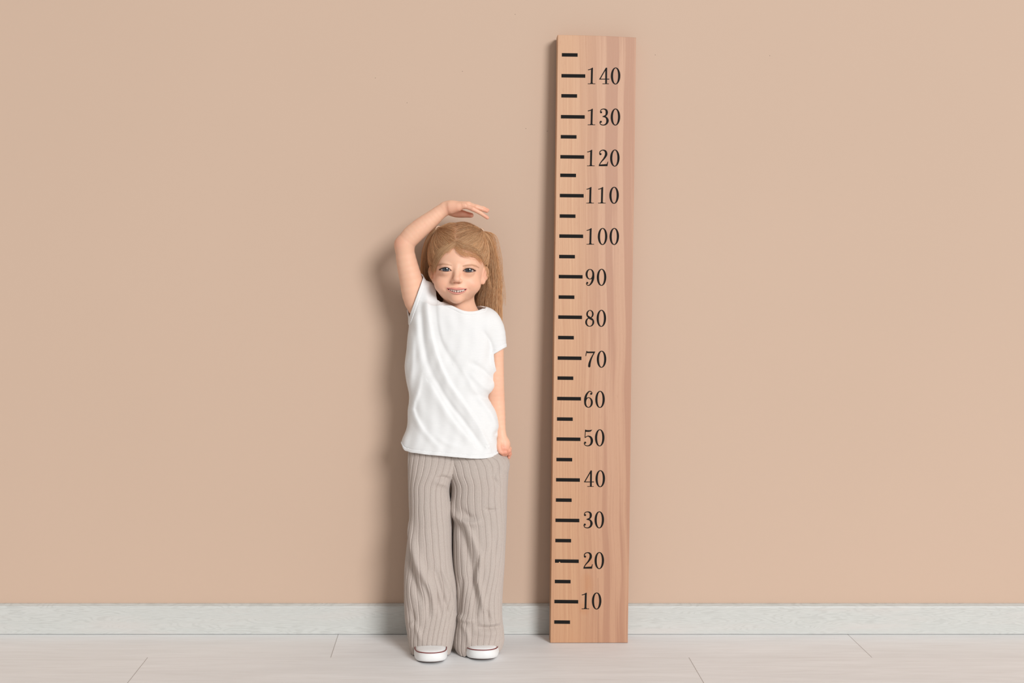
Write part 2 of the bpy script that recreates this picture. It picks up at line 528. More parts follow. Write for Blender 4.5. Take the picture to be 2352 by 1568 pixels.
def surface_nets(field, lo, hi, h, B=8):
    lo = np.asarray(lo, float)
    nb = np.ceil((np.asarray(hi) - lo) / (B * h)).astype(int)
    ii = np.stack(np.meshgrid(*[np.arange(k) for k in nb], indexing='ij'), -1).reshape(-1, 3)
    rad = B * h * 0.87
    keep = []
    for s in range(0, len(ii), 200000):
        cen = (lo + (ii[s:s+200000] + 0.5) * B * h).astype(np.float32)
        keep.append(np.abs(field(cen)) < rad * 1.5 + 0.002)
    blocks = ii[np.concatenate(keep)]
    g = np.stack(np.meshgrid(*[np.arange(B)] * 3, indexing='ij'), -1).reshape(-1, 3)
    NX, NY, NZ = (nb * B + 2)
    keys, vals = [], []
    for s in range(0, len(blocks), 1200):
        bl = blocks[s:s+1200]
        gi = bl[:, None, :] * B + g[None]
        pts = (lo + gi * h).astype(np.float32)
        cen = (lo + (bl + 0.5) * B * h).astype(np.float32)
        d = field(pts, cen, rad)
        keys.append(((gi[..., 0].astype(np.int64) * NY + gi[..., 1]) * NZ + gi[..., 2]).ravel())
        vals.append(d.ravel())
    keys = np.concatenate(keys); vals = np.concatenate(vals)
    o = np.argsort(keys); keys = keys[o]; vals = vals[o]
    def look(k):
        i = np.searchsorted(keys, k); i = np.clip(i, 0, len(keys) - 1)
        ok = keys[i] == k
        return i, ok
    st = np.array([NY * NZ, NZ, 1], np.int64)
    # cells near a sign change
    corner = [(a, b, c) for a in (0, 1) for b in (0, 1) for c in (0, 1)]
    cv = np.empty((len(keys), 8), np.float32); okc = np.ones(len(keys), bool)
    for j, cc in enumerate(corner):
        i, ok = look(keys + int(np.dot(cc, st)))
        cv[:, j] = vals[i]; okc &= ok
    ins = cv < 0
    act = okc & ins.any(1) & (~ins.all(1))
    ck = keys[act]; cv = cv[act]
    gx = np.stack([ck // (NY * NZ), (ck // NZ) % NY, ck % NZ], 1).astype(float)
    acc = np.zeros((len(ck), 3)); cnt = np.zeros(len(ck))
    ca = np.array(corner, float)
    for a in range(8):
        for b in range(a + 1, 8):
            if np.abs(ca[a] - ca[b]).sum() != 1: continue
            va, vb = cv[:, a], cv[:, b]
            m = (va < 0) != (vb < 0)
            t = va[m] / (va[m] - vb[m])
            acc[m] += ca[a] + t[:, None] * (ca[b] - ca[a]); cnt[m] += 1
    V = lo + (gx + acc / cnt[:, None]) * h
    quads = []
    cidx = {j: c for j, c in enumerate(corner)}
    base = cv[:, 0]
    for ax in range(3):
        j = corner.index(tuple(1 if k == ax else 0 for k in range(3)))
        m = (cv[:, 0] < 0) != (cv[:, j] < 0)
        k0 = ck[m]
        a1, a2 = [(1, 2), (2, 0), (0, 1)][ax]
        ks = [k0, k0 - st[a1], k0 - st[a1] - st[a2], k0 - st[a2]]
        idx = []; ok = np.ones(len(k0), bool)
        for kk in ks:
            i = np.clip(np.searchsorted(ck, kk), 0, len(ck) - 1)
            ok &= ck[i] == kk; idx.append(i)
        q = np.stack(idx, 1)[ok]
        inside = (cv[m][:, 0] < 0)[ok]
        q[~inside] = q[~inside][:, ::-1]
        quads.append(q)
    Q = np.concatenate(quads)
    return V, Q

def taubin(V, Q, it=2, lam=0.5):
    e = np.concatenate([Q[:, [0, 1]], Q[:, [1, 2]], Q[:, [2, 3]], Q[:, [3, 0]]])
    e = np.concatenate([e, e[:, ::-1]])
    cnt = np.bincount(e[:, 0], minlength=len(V))[:, None] + 1e-9
    for i in range(it * 2):
        s = np.stack([np.bincount(e[:, 0], weights=V[e[:, 1], k], minlength=len(V)) for k in range(3)], 1) / cnt
        V = V + (s - V) * (lam if i % 2 == 0 else -lam * 0.96)
    return V

# ------------------------------------------------------------------ the child: arms shared by body and shirt
ARM_UP = [(985, 722, -.108, 29), (962, 700, -.108, 28), (942, 634, -.118, 25.5), (932, 590, -.126, 22.5), (928, 562, -.132, 20.5)]
ARM_FORE = [(928, 562, -.132, 20.5), (944, 543, -.134, 22.5), (964, 525, -.136, 22.0), (994, 501, -.138, 18.2), (1017, 483, -.139, 15.2), (1028, 477, -.139, 14.5)]
ARM_L = [(1116, 742, -.108, 20), (1131, 755, -.108, 19.5), (1137.5, 790, -.108, 19), (1138, 820, -.107, 19), (1139, 880, -.105, 19), (1139.5, 910, -.103, 19.5), (1143, 945, -.105, 17.5), (1149.5, 990, -.110, 12.2), (1151, 1003, -.111, 11.6)]

def body_field():
    f = Field()
    # torso, hips and legs under the clothes
    f.add(ell(P(1045, 800, -.112), (.084, .052, .115)), .02)
    f.add(ell(P(1043, 920, -.112), (.080, .040, .10)), .02)
    f.add(ell(P(1046, 1020, -.112), (.080, .036, .085)), .02)
    f.add(cone(P(1000, 745, -.11), P(1100, 752, -.11), .034, .032), .02)
    f.add(cone(P(1055, 700, -.108), P(1056, 745, -.108), .024, .030), .01)
    for (uh, uf) in ((1000, 992), (1092, 1106)):
        f.chain([(uh, 1050, -.115, 26), (uh + (uf - uh) * .5, 1220, -.125, 26), (uf, 1300, -.135, 26), (uf, 1450, -.15, 17), (uf, 1478, -.155, 19)], .012)
    # raised arm, slightly soft elbow
    f.chain(ARM_UP, .008)
    f.chain(ARM_FORE, .010)
    # raised hand: palm down, little finger side to the viewer, thumb behind and below
    f.add(cone(P(1024, 478, -.140), P(1040, 474, -.146), .0145, .0135), .008)
    f.add(cone(P(1036, 474, -.150), P(1068, 472.5, -.160), .0115, .0075), .006)
    f.add(cone(P(1036, 473, -.142), P(1074, 470, -.146), .0125, .0075), .006)
    f.add(cone(P(1036, 473, -.134), P(1076, 469.5, -.131), .0125, .0075), .006)
    f.add(cone(P(1036, 475, -.126), P(1074, 471, -.116), .0115, .0075), .006)
    f.add(cone(P(1038, 480, -.148), P(1052, 477, -.155), .0115, .009), .006)
    fingers = [
        [(1066, 472.0, -.160, 5.4), (1086, 480, -.166, 4.9), (1103, 488.8, -.165, 4.3), (1119.5, 500, -.161, 3.9)],
        [(1073, 469.8, -.146, 5.6), (1093, 476.0, -.149, 5.2), (1107, 480.3, -.147, 4.7), (1118, 484.6, -.143, 4.1)],
        [(1075, 469.0, -.131, 5.7), (1095, 474.8, -.134, 5.2), (1110, 478.6, -.131, 4.7), (1120, 482.6, -.127, 4.2)],
        [(1073, 470.0, -.116, 5.6), (1091, 474.8, -.114, 5.1), (1104, 478.6, -.110, 4.6), (1114, 482.6, -.106, 4.1)]]
    for fg in fingers:
        for a, b in zip(fg[:-1], fg[1:]):
            f.add(cone(P(*a[:3]), P(*b[:3]), a[3] * PX, b[3] * PX), .0022)
    f.chain([(1036, 484, -.124, 11.5), (1050, 489, -.112, 10.2), (1062, 491, -.108, 8.6), (1074, 493, -.108, 6.4), (1082.5, 494.3, -.111, 5.4)], .005)
    # hanging arm with the hand closed on the side of the trousers
    f.chain(ARM_L, .010)
    f.add(cone(P(1151, 1003, -.111), P(1156, 1022, -.112), .0120, .0165), .008)
    f.add(cone(P(1156, 1018, -.112), P(1158, 1031, -.118), .0165, .0115), .006)
    curl = [
        [(1150, 1030, -.126, 6.0), (1152, 1038, -.134, 5.4), (1155, 1042, -.126, 5.0), (1156, 1040, -.116, 4.6)],
        [(1157, 1030, -.122, 6.2), (1160, 1037.5, -.130, 5.6), (1161, 1042, -.122, 5.0), (1160, 1040, -.113, 4.6)],
        [(1163, 1026, -.112, 6.2), (1168, 1034, -.116, 5.4), (1168.5, 1041, -.110, 5.0), (1165, 1043, -.102, 4.6)],
        [(1164, 1022, -.102, 6.0), (1169.5, 1030, -.104, 5.2), (1170.5, 1042, -.100, 4.6), (1168.5, 1050, -.098, 4.2)]]
    for fg in curl:
        for a, b in zip(fg[:-1], fg[1:]):
            f.add(cone(P(*a[:3]), P(*b[:3]), a[3] * PX, b[3] * PX), .003)
    f.chain([(1147, 1014, -.122, 7), (1146, 1026, -.132, 6), (1149, 1037, -.136, 5.0)], .004)
    return f

# ---- head
def eye_curves(which):
    if which == 0:
        up = [(1009.0, 619.6), (1012.5, 617.2), (1017.5, 614.9), (1024, 613.9), (1030, 615.2), (1034, 618.3), (1037, 621.2)]
        lo = [(1009.0, 619.6), (1013, 621.0), (1018, 622.5), (1024, 623.2), (1030, 622.9), (1034.5, 622.2), (1037, 621.2)]
        return up, lo, (1023.8, 618.5)
    up = [(1063.0, 621.8), (1066, 619.2), (1070.5, 616.8), (1076.5, 615.9), (1083, 617.0), (1088, 619.3), (1092.3, 621.8)]
    lo = [(1063.0, 621.8), (1066, 623.4), (1070, 624.5), (1076, 625.1), (1083, 624.6), (1088, 623.7), (1092.3, 621.8)]
    return up, lo, (1076.2, 620.5)
EYES = []
for k in (0, 1):
    up, lo_, ctr = eye_curves(k)
    EYES.append(dict(up=up, lo=lo_, c=ctr))
ER = 0.0135
MU = [(1026.2, 662.5), (1032, 663.5), (1040, 664.7), (1049, 665.8), (1058, 665.3), (1066, 664.4), (1072.2, 663.4)]
ML = [(1026.2, 662.5), (1032, 666.6), (1040, 670.2), (1049, 671.3), (1058, 670.9), (1066, 667.9), (1072.2, 663.4)]

def head_field():
    f = Field()
    f.add(ell(P(1053.5, 586, -.104), (.0705, .083, .0775)), .01)                # cranium
    f.add(ell(P(1050.5, 639.5, -.132), (.0560, .0610, .0620)), .020)             # face
    f.add(ell(P(1051, 600, -.158), (.047, .036, .036)), .020)                    # brow and forehead
    f.add(ell(P(1018.5, 652, -.164), (.0215, .0245, .0200)), .016)               # cheeks
    f.add(ell(P(1083, 653.5, -.162), (.0215, .0245, .0200)), .016)
    f.add(ell(P(1049, 684, -.172), (.0165, .0180, .0135)), .014)                 # chin
    f.add(ell(P(1049, 664, -.176), (.0250, .0200, .0150)), .012)                 # muzzle
    f.add(ell(P(1024, 617.5, -.2025), (.0150, .010, .0095)), .0) if False else None
    for e in EYES:                                                               # sockets, then lids over the eyeball
        f.sub(ell(P(e['c'][0] + (1.5 if e['c'][0] < 1049 else -1.5), e['c'][1] - .5, -.216), (.0170, .0135, .0105)), .022)
        e['cen'] = P(e['c'][0], e['c'][1], -.1850)
        f.add(ell(e['cen'], (ER + .0006,) * 3), .010)
    f.add(cone(P(1049.5, 616, -.191), P(1048.8, 638, -.2055), .0058, .0068), .011)  # nose
    f.add(ell(P(1048.7, 641.5, -.2085), (.0078, .0078, .0066)), .005)
    f.add(ell(P(1041.0, 645.0, -.1990), (.0052, .0070, .0046)), .006)
    f.add(ell(P(1056.8, 645.5, -.1985), (.0052, .0070, .0046)), .006)
    f.sub(ell(P(1043.6, 648.6, -.2065), (.0031, .0050, .0019)), .0015)
    f.sub(ell(P(1054.4, 649.0, -.2062), (.0031, .0050, .0019)), .0015)
    f.sub(ell(P(1048.8, 655, -.2075), (.0032, .004, .0045)), .004)                # philtrum
    # lips as chains of soft cones
    ul = [(1026.8, 662.4, -.1860, .7), (1033, 662.4, -.1920, 1.3), (1042, 662.7, -.1965, 2.5), (1049, 664.0, -.1975, 2.3), (1056, 663.3, -.1965, 2.5), (1065, 663.8, -.1915, 1.3), (1071.7, 663.4, -.1855, .7)]
    ll = [(1026.8, 663.2, -.1860, .7), (1033, 668.0, -.1910, 1.2), (1042, 672.2, -.1945, 1.9), (1049, 673.4, -.1955, 2.1), (1056, 672.9, -.1945, 1.9), (1065, 669.6, -.1905, 1.2), (1071.7, 664.4, -.1855, .7)]
    f.chain(ul, .0035); f.chain(ll, .0035)
    f.sub(ell(P(1049, 680, -.2035), (.016, .006, .0040)), .006)                   # mentolabial hollow
    # smile creases
    for pts in ([(1035.5, 650, -.2030, 2.2), (1026.5, 656.5, -.1973, 2.5), (1021.5, 665, -.1912, 2.4), (1022, 671, -.1880, 1.8)], [(1062.5, 651, -.2030, 2.2), (1072.5, 657.5, -.1962, 2.5), (1077, 667, -.1900, 2.4), (1076, 673, -.1870, 1.8)]):
        for a, b in zip(pts[:-1], pts[1:]):
            f.sub(cone(P(*a[:3]), P(*b[:3]), a[3] * PX, b[3] * PX), .006)
    # ears
    def ear(u, v, y, s):
        a = math.radians(52) * s
        t = math.radians(-10) * s
        Rz = np.array([[math.cos(a), math.sin(a), 0], [-math.sin(a), math.cos(a), 0], [0, 0, 1]])
        Rt = np.array([[math.cos(t), 0, math.sin(t)], [0, 1, 0], [-math.sin(t), 0, math.cos(t)]])
        R = Rz @ Rt
        # flat disc whose broad face is turned between side and front
        f.add(ell_rot(P(u, v - 4, y), (.0155, .0055, .0190), R), .003)
        f.add(ell(P(u - 5.0 * s, v + 12.5, y - .004), (.0060, .0045, .0080)), .008)
        f.sub(ell_rot(P(u + 5.5 * s, v - 4.5, y - .0050), (.0105, .0056, .0142), R), .002)
        f.add(ell_rot(P(u + 1.5 * s, v - 5, y - .0015), (.0030, .0030, .0100), R), .002)
    ear(1113.5, 633, -.124, 1)
    ear(993.5, 631, -.124, -1)
    # neck, throat, top of chest and shoulders
    f.add(cone(P(1054, 668, -.106), P(1056, 712, -.108), .0320, .0330), .016)
    f.add(cone(P(1056, 712, -.106), P(1056, 742, -.106), .0360, .0480), .022)
    f.add(cone(P(1060, 727, -.104), P(1122, 745, -.108), .0240, .0210), .022)
    f.add(cone(P(1056, 727, -.104), P(985, 722, -.106), .0240, .0260), .022)
    def post(p, d):
        u, v = UV(p)
        near = (p[..., 1] < -.165) & (v > 600) & (v < 690) & (u > 1000) & (u < 1100)
        if near.any():
            un, vn, yn, dn = u[near], v[near], p[..., 1][near], d[near]
            for e in EYES:
                a = smooth_interp(e['up'], un); b = smooth_interp(e['lo'], un)
                dd = np.maximum(np.maximum(a - vn, vn - b) * PX, np.maximum(e['up'][0][0] - un, un - e['up'][-1][0]) * PX)
                dd = np.maximum(dd, yn - (-.1850 - ER + .0075))
                dn = smax(dn, -dd, .0008)
            a = smooth_interp(MU, un); b = smooth_interp(ML, un)
            dd = np.maximum(np.maximum(a - vn, vn - b) * PX, np.maximum(MU[0][0] - un, un - MU[-1][0]) * PX)
            dd = np.maximum(dd, yn + .176)
            dn = smax(dn, -dd, .0008)
            d = d.copy(); d[near] = dn
        return d
    f.post.append(post)
    return f

HF = head_field()
BF = body_field()
def surf_y(u, v):
    ys = np.linspace(-.24, -.12, 1200)
    pts = np.stack([P(u, v, y) for y in ys]).astype(np.float32)
    g = Field(); g.ops = HF.ops
    d = g(pts)
    i = np.argmax(d < 0)
    return ys[i]

# skin colours
SK = np.array(srgb(236, 188, 160)[:3]); SKR = np.array(srgb(220, 143, 120)[:3])
LIP = np.array(srgb(200, 112, 112)[:3]); BROW = np.array(srgb(163, 118, 86)[:3]); DK = np.array(srgb(88, 34, 28)[:3])
HAIRC = np.array(srgb(176, 138, 98)[:3])
def seg_dist(u, v, pts):
    best = np.full(u.shape, 1e9); par = np.zeros(u.shape)
    n = len(pts) - 1
    for i in range(n):
        a = np.array(pts[i][:2]); b = np.array(pts[i + 1][:2]); ab = b - a
        t = np.clip(((u - a[0]) * ab[0] + (v - a[1]) * ab[1]) / (ab @ ab), 0, 1)
        d = np.hypot(u - a[0] - t * ab[0], v - a[1] - t * ab[1])
        m = d < best; best[m] = d[m]; par[m] = (i + t[m]) / n
    return best, par
HLINE = [(975, 640), (990, 622), (996, 603), (1003, 588), (1018, 577), (1035, 571), (1048, 569), (1065, 571), (1084, 575), (1098, 585), (1107, 599), (1114, 618), (1130, 640)]
def head_colors(V):
    u, v = UV(V); y = V[:, 1]
    C = np.tile(SK, (len(V), 1))
    def mixc(fac, col):
        fac = np.clip(fac, 0, 1)[:, None]
        C[:] = C * (1 - fac) + col * fac
    front = y < -.15
    for (cu, cv, r, a) in ((1015, 655, 17, .30), (1088, 656, 17, .28), (1048.7, 643, 9, .30), (1049, 688, 14, .15), (1116, 633, 18, .30), (993, 630, 18, .3)):
        mixc(a * np.exp(-((u - cu) ** 2 + (v - cv) ** 2) / (2 * (r * .6) ** 2)), SKR)
    for pts in ([(1002, 611), (1008, 608), (1017, 606.3), (1027, 607.3), (1036, 609.5)], [(1064, 611), (1073, 609.3), (1084, 608.6), (1093, 610.8), (1099.5, 614.5)]):
        d, t = seg_dist(u, v, pts)
        wd = 1.3 + 1.1 * np.sin(np.pi * np.clip(t, .05, .95))
        mixc(front * .72 * np.exp(-(d / wd) ** 2), BROW)
    # darker lid edges and lash roots, plus painted shade for the lid crease
    for e in EYES:
        d, t = seg_dist(u, v, e['up'])
        mixc(front * .45 * np.exp(-(d / 1.6) ** 2), np.array(srgb(120, 78, 62)[:3]))
        up2 = [(a, b - 3.2) for a, b in e['up'][1:-1]]
        d, t = seg_dist(u, v, up2)
        mixc(front * .38 * np.exp(-(d / 1.0) ** 2), np.array(srgb(150, 95, 75)[:3]))
        d, t = seg_dist(u, v, e['lo'])
        mixc(front * .25 * np.exp(-(d / 1.6) ** 2), np.array(srgb(170, 110, 92)[:3]))
        a = smooth_interp(e['up'], u); b = smooth_interp(e['lo'], u)
        ins = (v > a + .3) & (v < b - .3) & (u > e['up'][0][0]) & (u < e['up'][-1][0]) & front
        mixc(ins * 1.0, np.array(srgb(120, 70, 60)[:3]))
    # lips
    d, t = seg_dist(u, v, [(1027.5, 662.0), (1033, 662.4), (1042, 662.9), (1049, 664.2), (1056, 663.4), (1065, 663.6), (1071, 663.6)])
    mixc(front * .70 * (1 - sstep(.7, 2.7, d - .8 * np.sin(np.pi * t))), LIP)
    d, t = seg_dist(u, v, [(1027.5, 663.4), (1033, 668.2), (1042, 672.4), (1049, 673.6), (1056, 673.1), (1065, 670.0), (1071, 665)])
    mixc(front * .62 * (1 - sstep(.7, 2.7, d - .7 * np.sin(np.pi * t))), LIP * np.array([1.08, 1.1, 1.08]))
    a = smooth_interp(MU, u); b = smooth_interp(ML, u)
    ins = (v > a + .2) & (v < b - .2) & (u > MU[0][0]) & (u < MU[-1][0]) & front & (y > -.192)
    mixc(ins * 1.0, DK)
    # nostrils
    for (nu, nv) in ((1043.6, 649.2), (1054.4, 649.6)):
        mixc(front * .65 * np.exp(-(((u - nu) / 2.4) ** 2 + ((v - nv) / 1.3) ** 2)), np.array(srgb(120, 55, 40)[:3]))
    # scalp under the hair
    hl = smooth_interp(HLINE, u)
    yy = np.where(y > -.13, 60 * sstep(-.13, -.09, y), 0)
    mixc(.70 * (1 - sstep(-6, 4, v - hl - yy)) + .85 * (y > -.105) * (v < 668), HAIRC)
    return C

def m_skin():
    m = NT('child_skin')
    a = m.n('ShaderNodeVertexColor'); a.layer_name = 'col'
    nz = m.noise(m.coords(), 55, 3)
    c = m.mix(m.ramp(nz, (0.4, 0.0), (0.8, 0.10)), a.outputs[0], srgb(214, 140, 118))
    m.base(c)
    m.set(Roughness=0.48, Specular_IOR_Level=0.35, Subsurface_Weight=0.20, Subsurface_Scale=0.006)
    m.b.inputs['Subsurface Radius'].default_value = (1.0, 0.35, 0.2)
    return m.m
def plain(name, col, rough=0.5, spec=0.5, **kw):
    m = NT(name); m.base(col); m.set(Roughness=rough, Specular_IOR_Level=spec, **kw); return m.m

hv, hq = surface_nets(HF, (-.11, -.235, .72), (.13, 0.0, 1.06), .0007 * 1.0)
hv = taubin(hv, hq, 2)
lo_b = P(895, 1500, -.11); hi_b = P(1195, 450, -.11)
bv, bq = surface_nets(BF, (-.17, -.20, .045), (.14, -.02, 1.12), .0013)
bv = taubin(bv, bq, 2)
bc = np.tile(SK, (len(bv), 1))
u, v = UV(bv)
def red(cu, cv, r, a):
    fcc = np.clip(a * np.exp(-((u - cu) ** 2 + (v - cv) ** 2) / (2 * r * r)), 0, 1)[:, None]
    bc[:] = bc * (1 - fcc) + SKR * fcc
for q in ((1120, 500, 9, .55), (1120, 484, 7, .55), (1080, 492, 12, .6), (914, 556, 12, .35), (1050, 488, 14, .4), (1168, 1043, 12, .7), (1155, 1036, 12, .45), (1028, 480, 6, .2), (1140, 905, 16, .12)): red(*q)
# palm, finger and wrist creases, their shade painted into the skin colour
for pts, wd, a in (([(1027, 466), (1028.5, 480), (1031, 492)], 1.3, .18), ([(1060, 466), (1062, 475)], .9, .22), ([(1069.5, 466), (1074, 474)], .9, .25)):
    d, t = seg_dist(u, v, pts)
    fcc = (a * np.exp(-(d / wd) ** 2) * (bv[:, 1] < -.12))[:, None]
    bc[:] = bc * (1 - fcc) + np.array(srgb(165, 90, 65)[:3]) * fcc
hc = head_colors(hv)

# eyeballs, lashes, teeth as extra islands of the same body mesh
XV, XQ, XC, XM = [], [], [], []
def island(V, Q, C, m):
    b = sum(len(a) for a in XV)
    XV.append(np.asarray(V, float)); XQ.append(np.asarray(Q, int) + b)
    XC.append(np.broadcast_to(np.asarray(C, float), (len(V), 3))); XM.append(np.full(len(Q), m))
def tube_np(c, r, sides=6, close=True):
    c = np.asarray(c, float); r = np.broadcast_to(np.asarray(r, float), (len(c),))
    d = np.gradient(c, axis=0); d /= np.linalg.norm(d, axis=1)[:, None] + 1e-12
    ref = np.array([0.0, 1.0, 0.02]) if abs(d[:, 1]).mean() < .8 else np.array([1.0, 0, 0])
    a = np.cross(d, ref); a /= np.linalg.norm(a, axis=1)[:, None] + 1e-12
    b = np.cross(d, a)
    th = np.linspace(0, 2 * math.pi, sides, endpoint=False)
    V = (c[:, None] + r[:, None, None] * (np.cos(th)[None, :, None] * a[:, None] + np.sin(th)[None, :, None] * b[:, None])).reshape(-1, 3)
    i = np.arange(len(c) - 1)[:, None] * sides; j = np.arange(sides)[None]; jn = (j + 1) % sides
    Q = np.stack([i + j, i + jn, i + sides + jn, i + sides + j], -1).reshape(-1, 4)
    return V, Q
for e in EYES:
    up = np.array(e['up']); lo2 = np.array(e['lo']); cen = e['cen']
    ns, nt_ = 90, 46
    us = np.linspace(up[0, 0] - .6, up[-1, 0] + .6, ns)
    V = []
    for uu in us:
        a = smooth_interp(e['up'], uu) - 1.2; b = smooth_interp(e['lo'], uu) + 1.2
        for vv in np.linspace(a, b, nt_):
            # intersect view ray with eyeball sphere
            o_ = np.array([0, -CD, CH]); dr = np.array([(uu - CU) / F, 1, -(vv - CV) / F]); dr /= np.linalg.norm(dr)
            oc = o_ - cen; bb = oc.dot(dr); disc = bb * bb - (oc.dot(oc) - ER * ER)
            t = -bb - math.sqrt(max(disc, 1e-9))
            V.append(o_ + dr * t)
    V = np.array(V)
    i = np.arange(ns - 1)[:, None] * nt_; j = np.arange(nt_ - 1)[None]
    Q = np.stack([i + j, i + nt_ + j, i + nt_ + j + 1, i + j + 1], -1).reshape(-1, 4)
    uu, vv = UV(V)
    r = np.hypot(uu - e['c'][0], (vv - e['c'][1] + .3))
    ang = np.arctan2(vv - e['c'][1], uu - e['c'][0])
    white = np.array(srgb(186, 172, 165)[:3]); iris = np.array(srgb(60, 68, 78)[:3]); rim = np.array(srgb(30, 33, 40)[:3]); pup = np.array(srgb(10, 10, 12)[:3])
    C = np.tile(white, (len(V), 1))
    edge = np.clip((np.abs(uu - e['c'][0]) - 8) / 6, 0, 1)[:, None]
    C = C * (1 - .25 * edge) + np.array(srgb(190, 130, 115)[:3]) * .25 * edge
    def mx(f, c):
        global C
        C = C * (1 - f[:, None]) + c * f[:, None]
    mx(1 - sstep(7.2, 8.2, r), rim)
    mx((1 - sstep(5.2, 6.9, r)) * (.80 + .2 * np.sin(ang * 17)), iris)
    mx(1 - sstep(2.6, 3.5, r), pup)
    island(V, Q, C, 1)
    # lash line and lashes
    sgn = -1 if e['c'][0] < 1049 else 1
    def onball(uu, vv, lift):
        o_ = np.array([0, -CD, CH]); dr = np.array([(uu - CU) / F, 1, -(vv - CV) / F]); dr /= np.linalg.norm(dr)
        oc = o_ - cen; bb = oc.dot(dr); R = ER + lift; disc = bb * bb - (oc.dot(oc) - R * R)
        if disc < 0: return o_ + dr * (-bb)
        return o_ + dr * (-bb - math.sqrt(disc))
    uq = np.linspace(up[0, 0], up[-1, 0], 34)
    line = np.array([onball(a, float(smooth_interp(e['up'], a)) + .1, .0012) for a in uq])
    tq = np.linspace(0, 1, 34) if sgn < 0 else np.linspace(1, 0, 34)
    V, Q = tube_np(line, (.00115 - .00065 * tq))
    island(V, Q, np.array(srgb(58, 36, 28)[:3]), 2)
    line = np.array([onball(a, float(smooth_interp(e['lo'], a)) + .1, .0010) for a in uq])
    V, Q = tube_np(line, .00042)
    island(V, Q, np.array(srgb(150, 96, 80)[:3]), 2)
    rnd = random.Random(3)
    for q in range(30):
        s_ = rnd.random() ** .7
        a0 = up[0, 0] + (up[-1, 0] - up[0, 0]) * (1 - s_ if sgn < 0 else s_)
        v0 = float(smooth_interp(e['up'], a0))
        p0 = onball(a0, v0, .0014)
        dx = sgn * (0.2 + 1.0 * s_) * 0.0022 + rnd.uniform(-.0003, .0003)
        pts = np.array([p0, p0 + np.array([dx * .5, -.0020, .0002]), p0 + np.array([dx, -.0034, .0014])])
        V, Q = tube_np(pts, [.00020, .00016, .00005], 3)
        island(V, Q, np.array(srgb(70, 44, 32)[:3]), 2)
# teeth
TE = [(1033.2, 665.3, 1.7, 1.7), (1037.3, 666.0, 2.2, 2.4), (1041.7, 666.8, 2.3, 3.0), (1046.2, 667.4, 2.35, 3.5), (1051.8, 667.5, 2.5, 3.6), (1056.7, 667.2, 2.4, 3.2), (1061.2, 666.7, 2.1, 2.7), (1065.0, 666.3, 1.8, 2.0)]
for (tu, tv, ru, rv) in TE:
    yc = -.1908 + ((tu - 1049) / 22.0) ** 2 * .0068
    th = np.linspace(0, 2 * math.pi, 20, endpoint=False); ph = np.linspace(-math.pi / 2, math.pi / 2, 13)
    se = lambda x, p: np.sign(x) * np.abs(x) ** p
    V = []
    cc = P(tu, tv, yc)
    for a in ph:
        for b in th:
            V.append(cc + np.array([ru * PX * se(math.cos(a), .6) * se(math.cos(b), .7), .0022 * se(math.cos(a), .6) * se(math.sin(b), .8), 1.0 * rv * PX * se(math.sin(a), .7)]))
    i = np.arange(12)[:, None] * 20; j = np.arange(20)[None]; jn = (j + 1) % 20
    Q = np.stack([i + j, i + jn, i + 20 + jn, i + 20 + j], -1).reshape(-1, 4)
    island(V, Q, np.array(srgb(238, 228, 218)[:3]), 3)
ORG = np.array([float(P(1050, 1500, -.15)[0]), -.15, 0.0])
allV = np.concatenate([hv, bv] + XV); nh = len(hv); nbv = len(bv)
allQ = np.concatenate([hq, bq + nh] + [q + nh + nbv for q in XQ])
allC = np.concatenate([hc, bc] + XC)
matid = np.concatenate([np.zeros(len(hq) + len(bq), int)] + XM)
SKIN = m_skin()
def vcol(name, rough, spec=.5, coat=0.0):
    m = NT(name); a = m.n('ShaderNodeVertexColor'); a.layer_name = 'col'
    m.base(a.outputs[0]); m.set(Roughness=rough, Specular_IOR_Level=spec, Coat_Weight=coat, Coat_Roughness=.05); return m.m
person = mesh_np('person', allV - ORG, allQ, [SKIN, vcol('wet_eye', .15, .5, .8), vcol('lash', .7, .2), vcol('tooth', .3, .4)], col=allC)
person.data.polygons.foreach_set('material_index', matid.astype(np.int32))
person.location = tuple(ORG)
tag(person, 'small smiling blonde girl in white t-shirt and ribbed trousers, hand held over her head', 'person')
bpy.context.view_layer.update()

# ------------------------------------------------------------------ t-shirt
LEFT = [(640, 1003), (690, 975), (735, 938), (746, 938), (795, 934), (858, 930), (904, 939.5), (935, 938.5), (986, 933), (1012, 923.5), (1021, 921.5), (1060, 922)]
RIGHT = [(640, 1080), (700, 1100), (745, 1128), (818, 1131), (858, 1134), (890, 1134), (908, 1123.5), (925, 1128), (943, 1137.5), (973, 1144.5), (1012, 1144), (1042, 1146.5), (1060, 1147)]
DEP = [(640, .044), (740, .056), (800, .060), (900, .058), (1000, .064), (1060, .070)]
HEM = [(915, 1012), (921.5, 1019), (925, 1028), (938, 1037), (958, 1040.8), (976.5, 1043.5), (1015, 1047), (1053, 1050.5), (1091, 1053.2), (1110, 1052.8), (1129.6, 1049.5), (1146, 1041.5), (1155, 1034)]
NECK = [(990, 590), (999, 640), (1003, 682), (1008, 690), (1020, 694), (1043, 703.5), (1055, 709.5), (1066, 713.2), (1082, 714.8), (1096, 713), (1108, 708.5), (1117, 703.5), (1121, 690), (1126, 600)]
YC = -.113
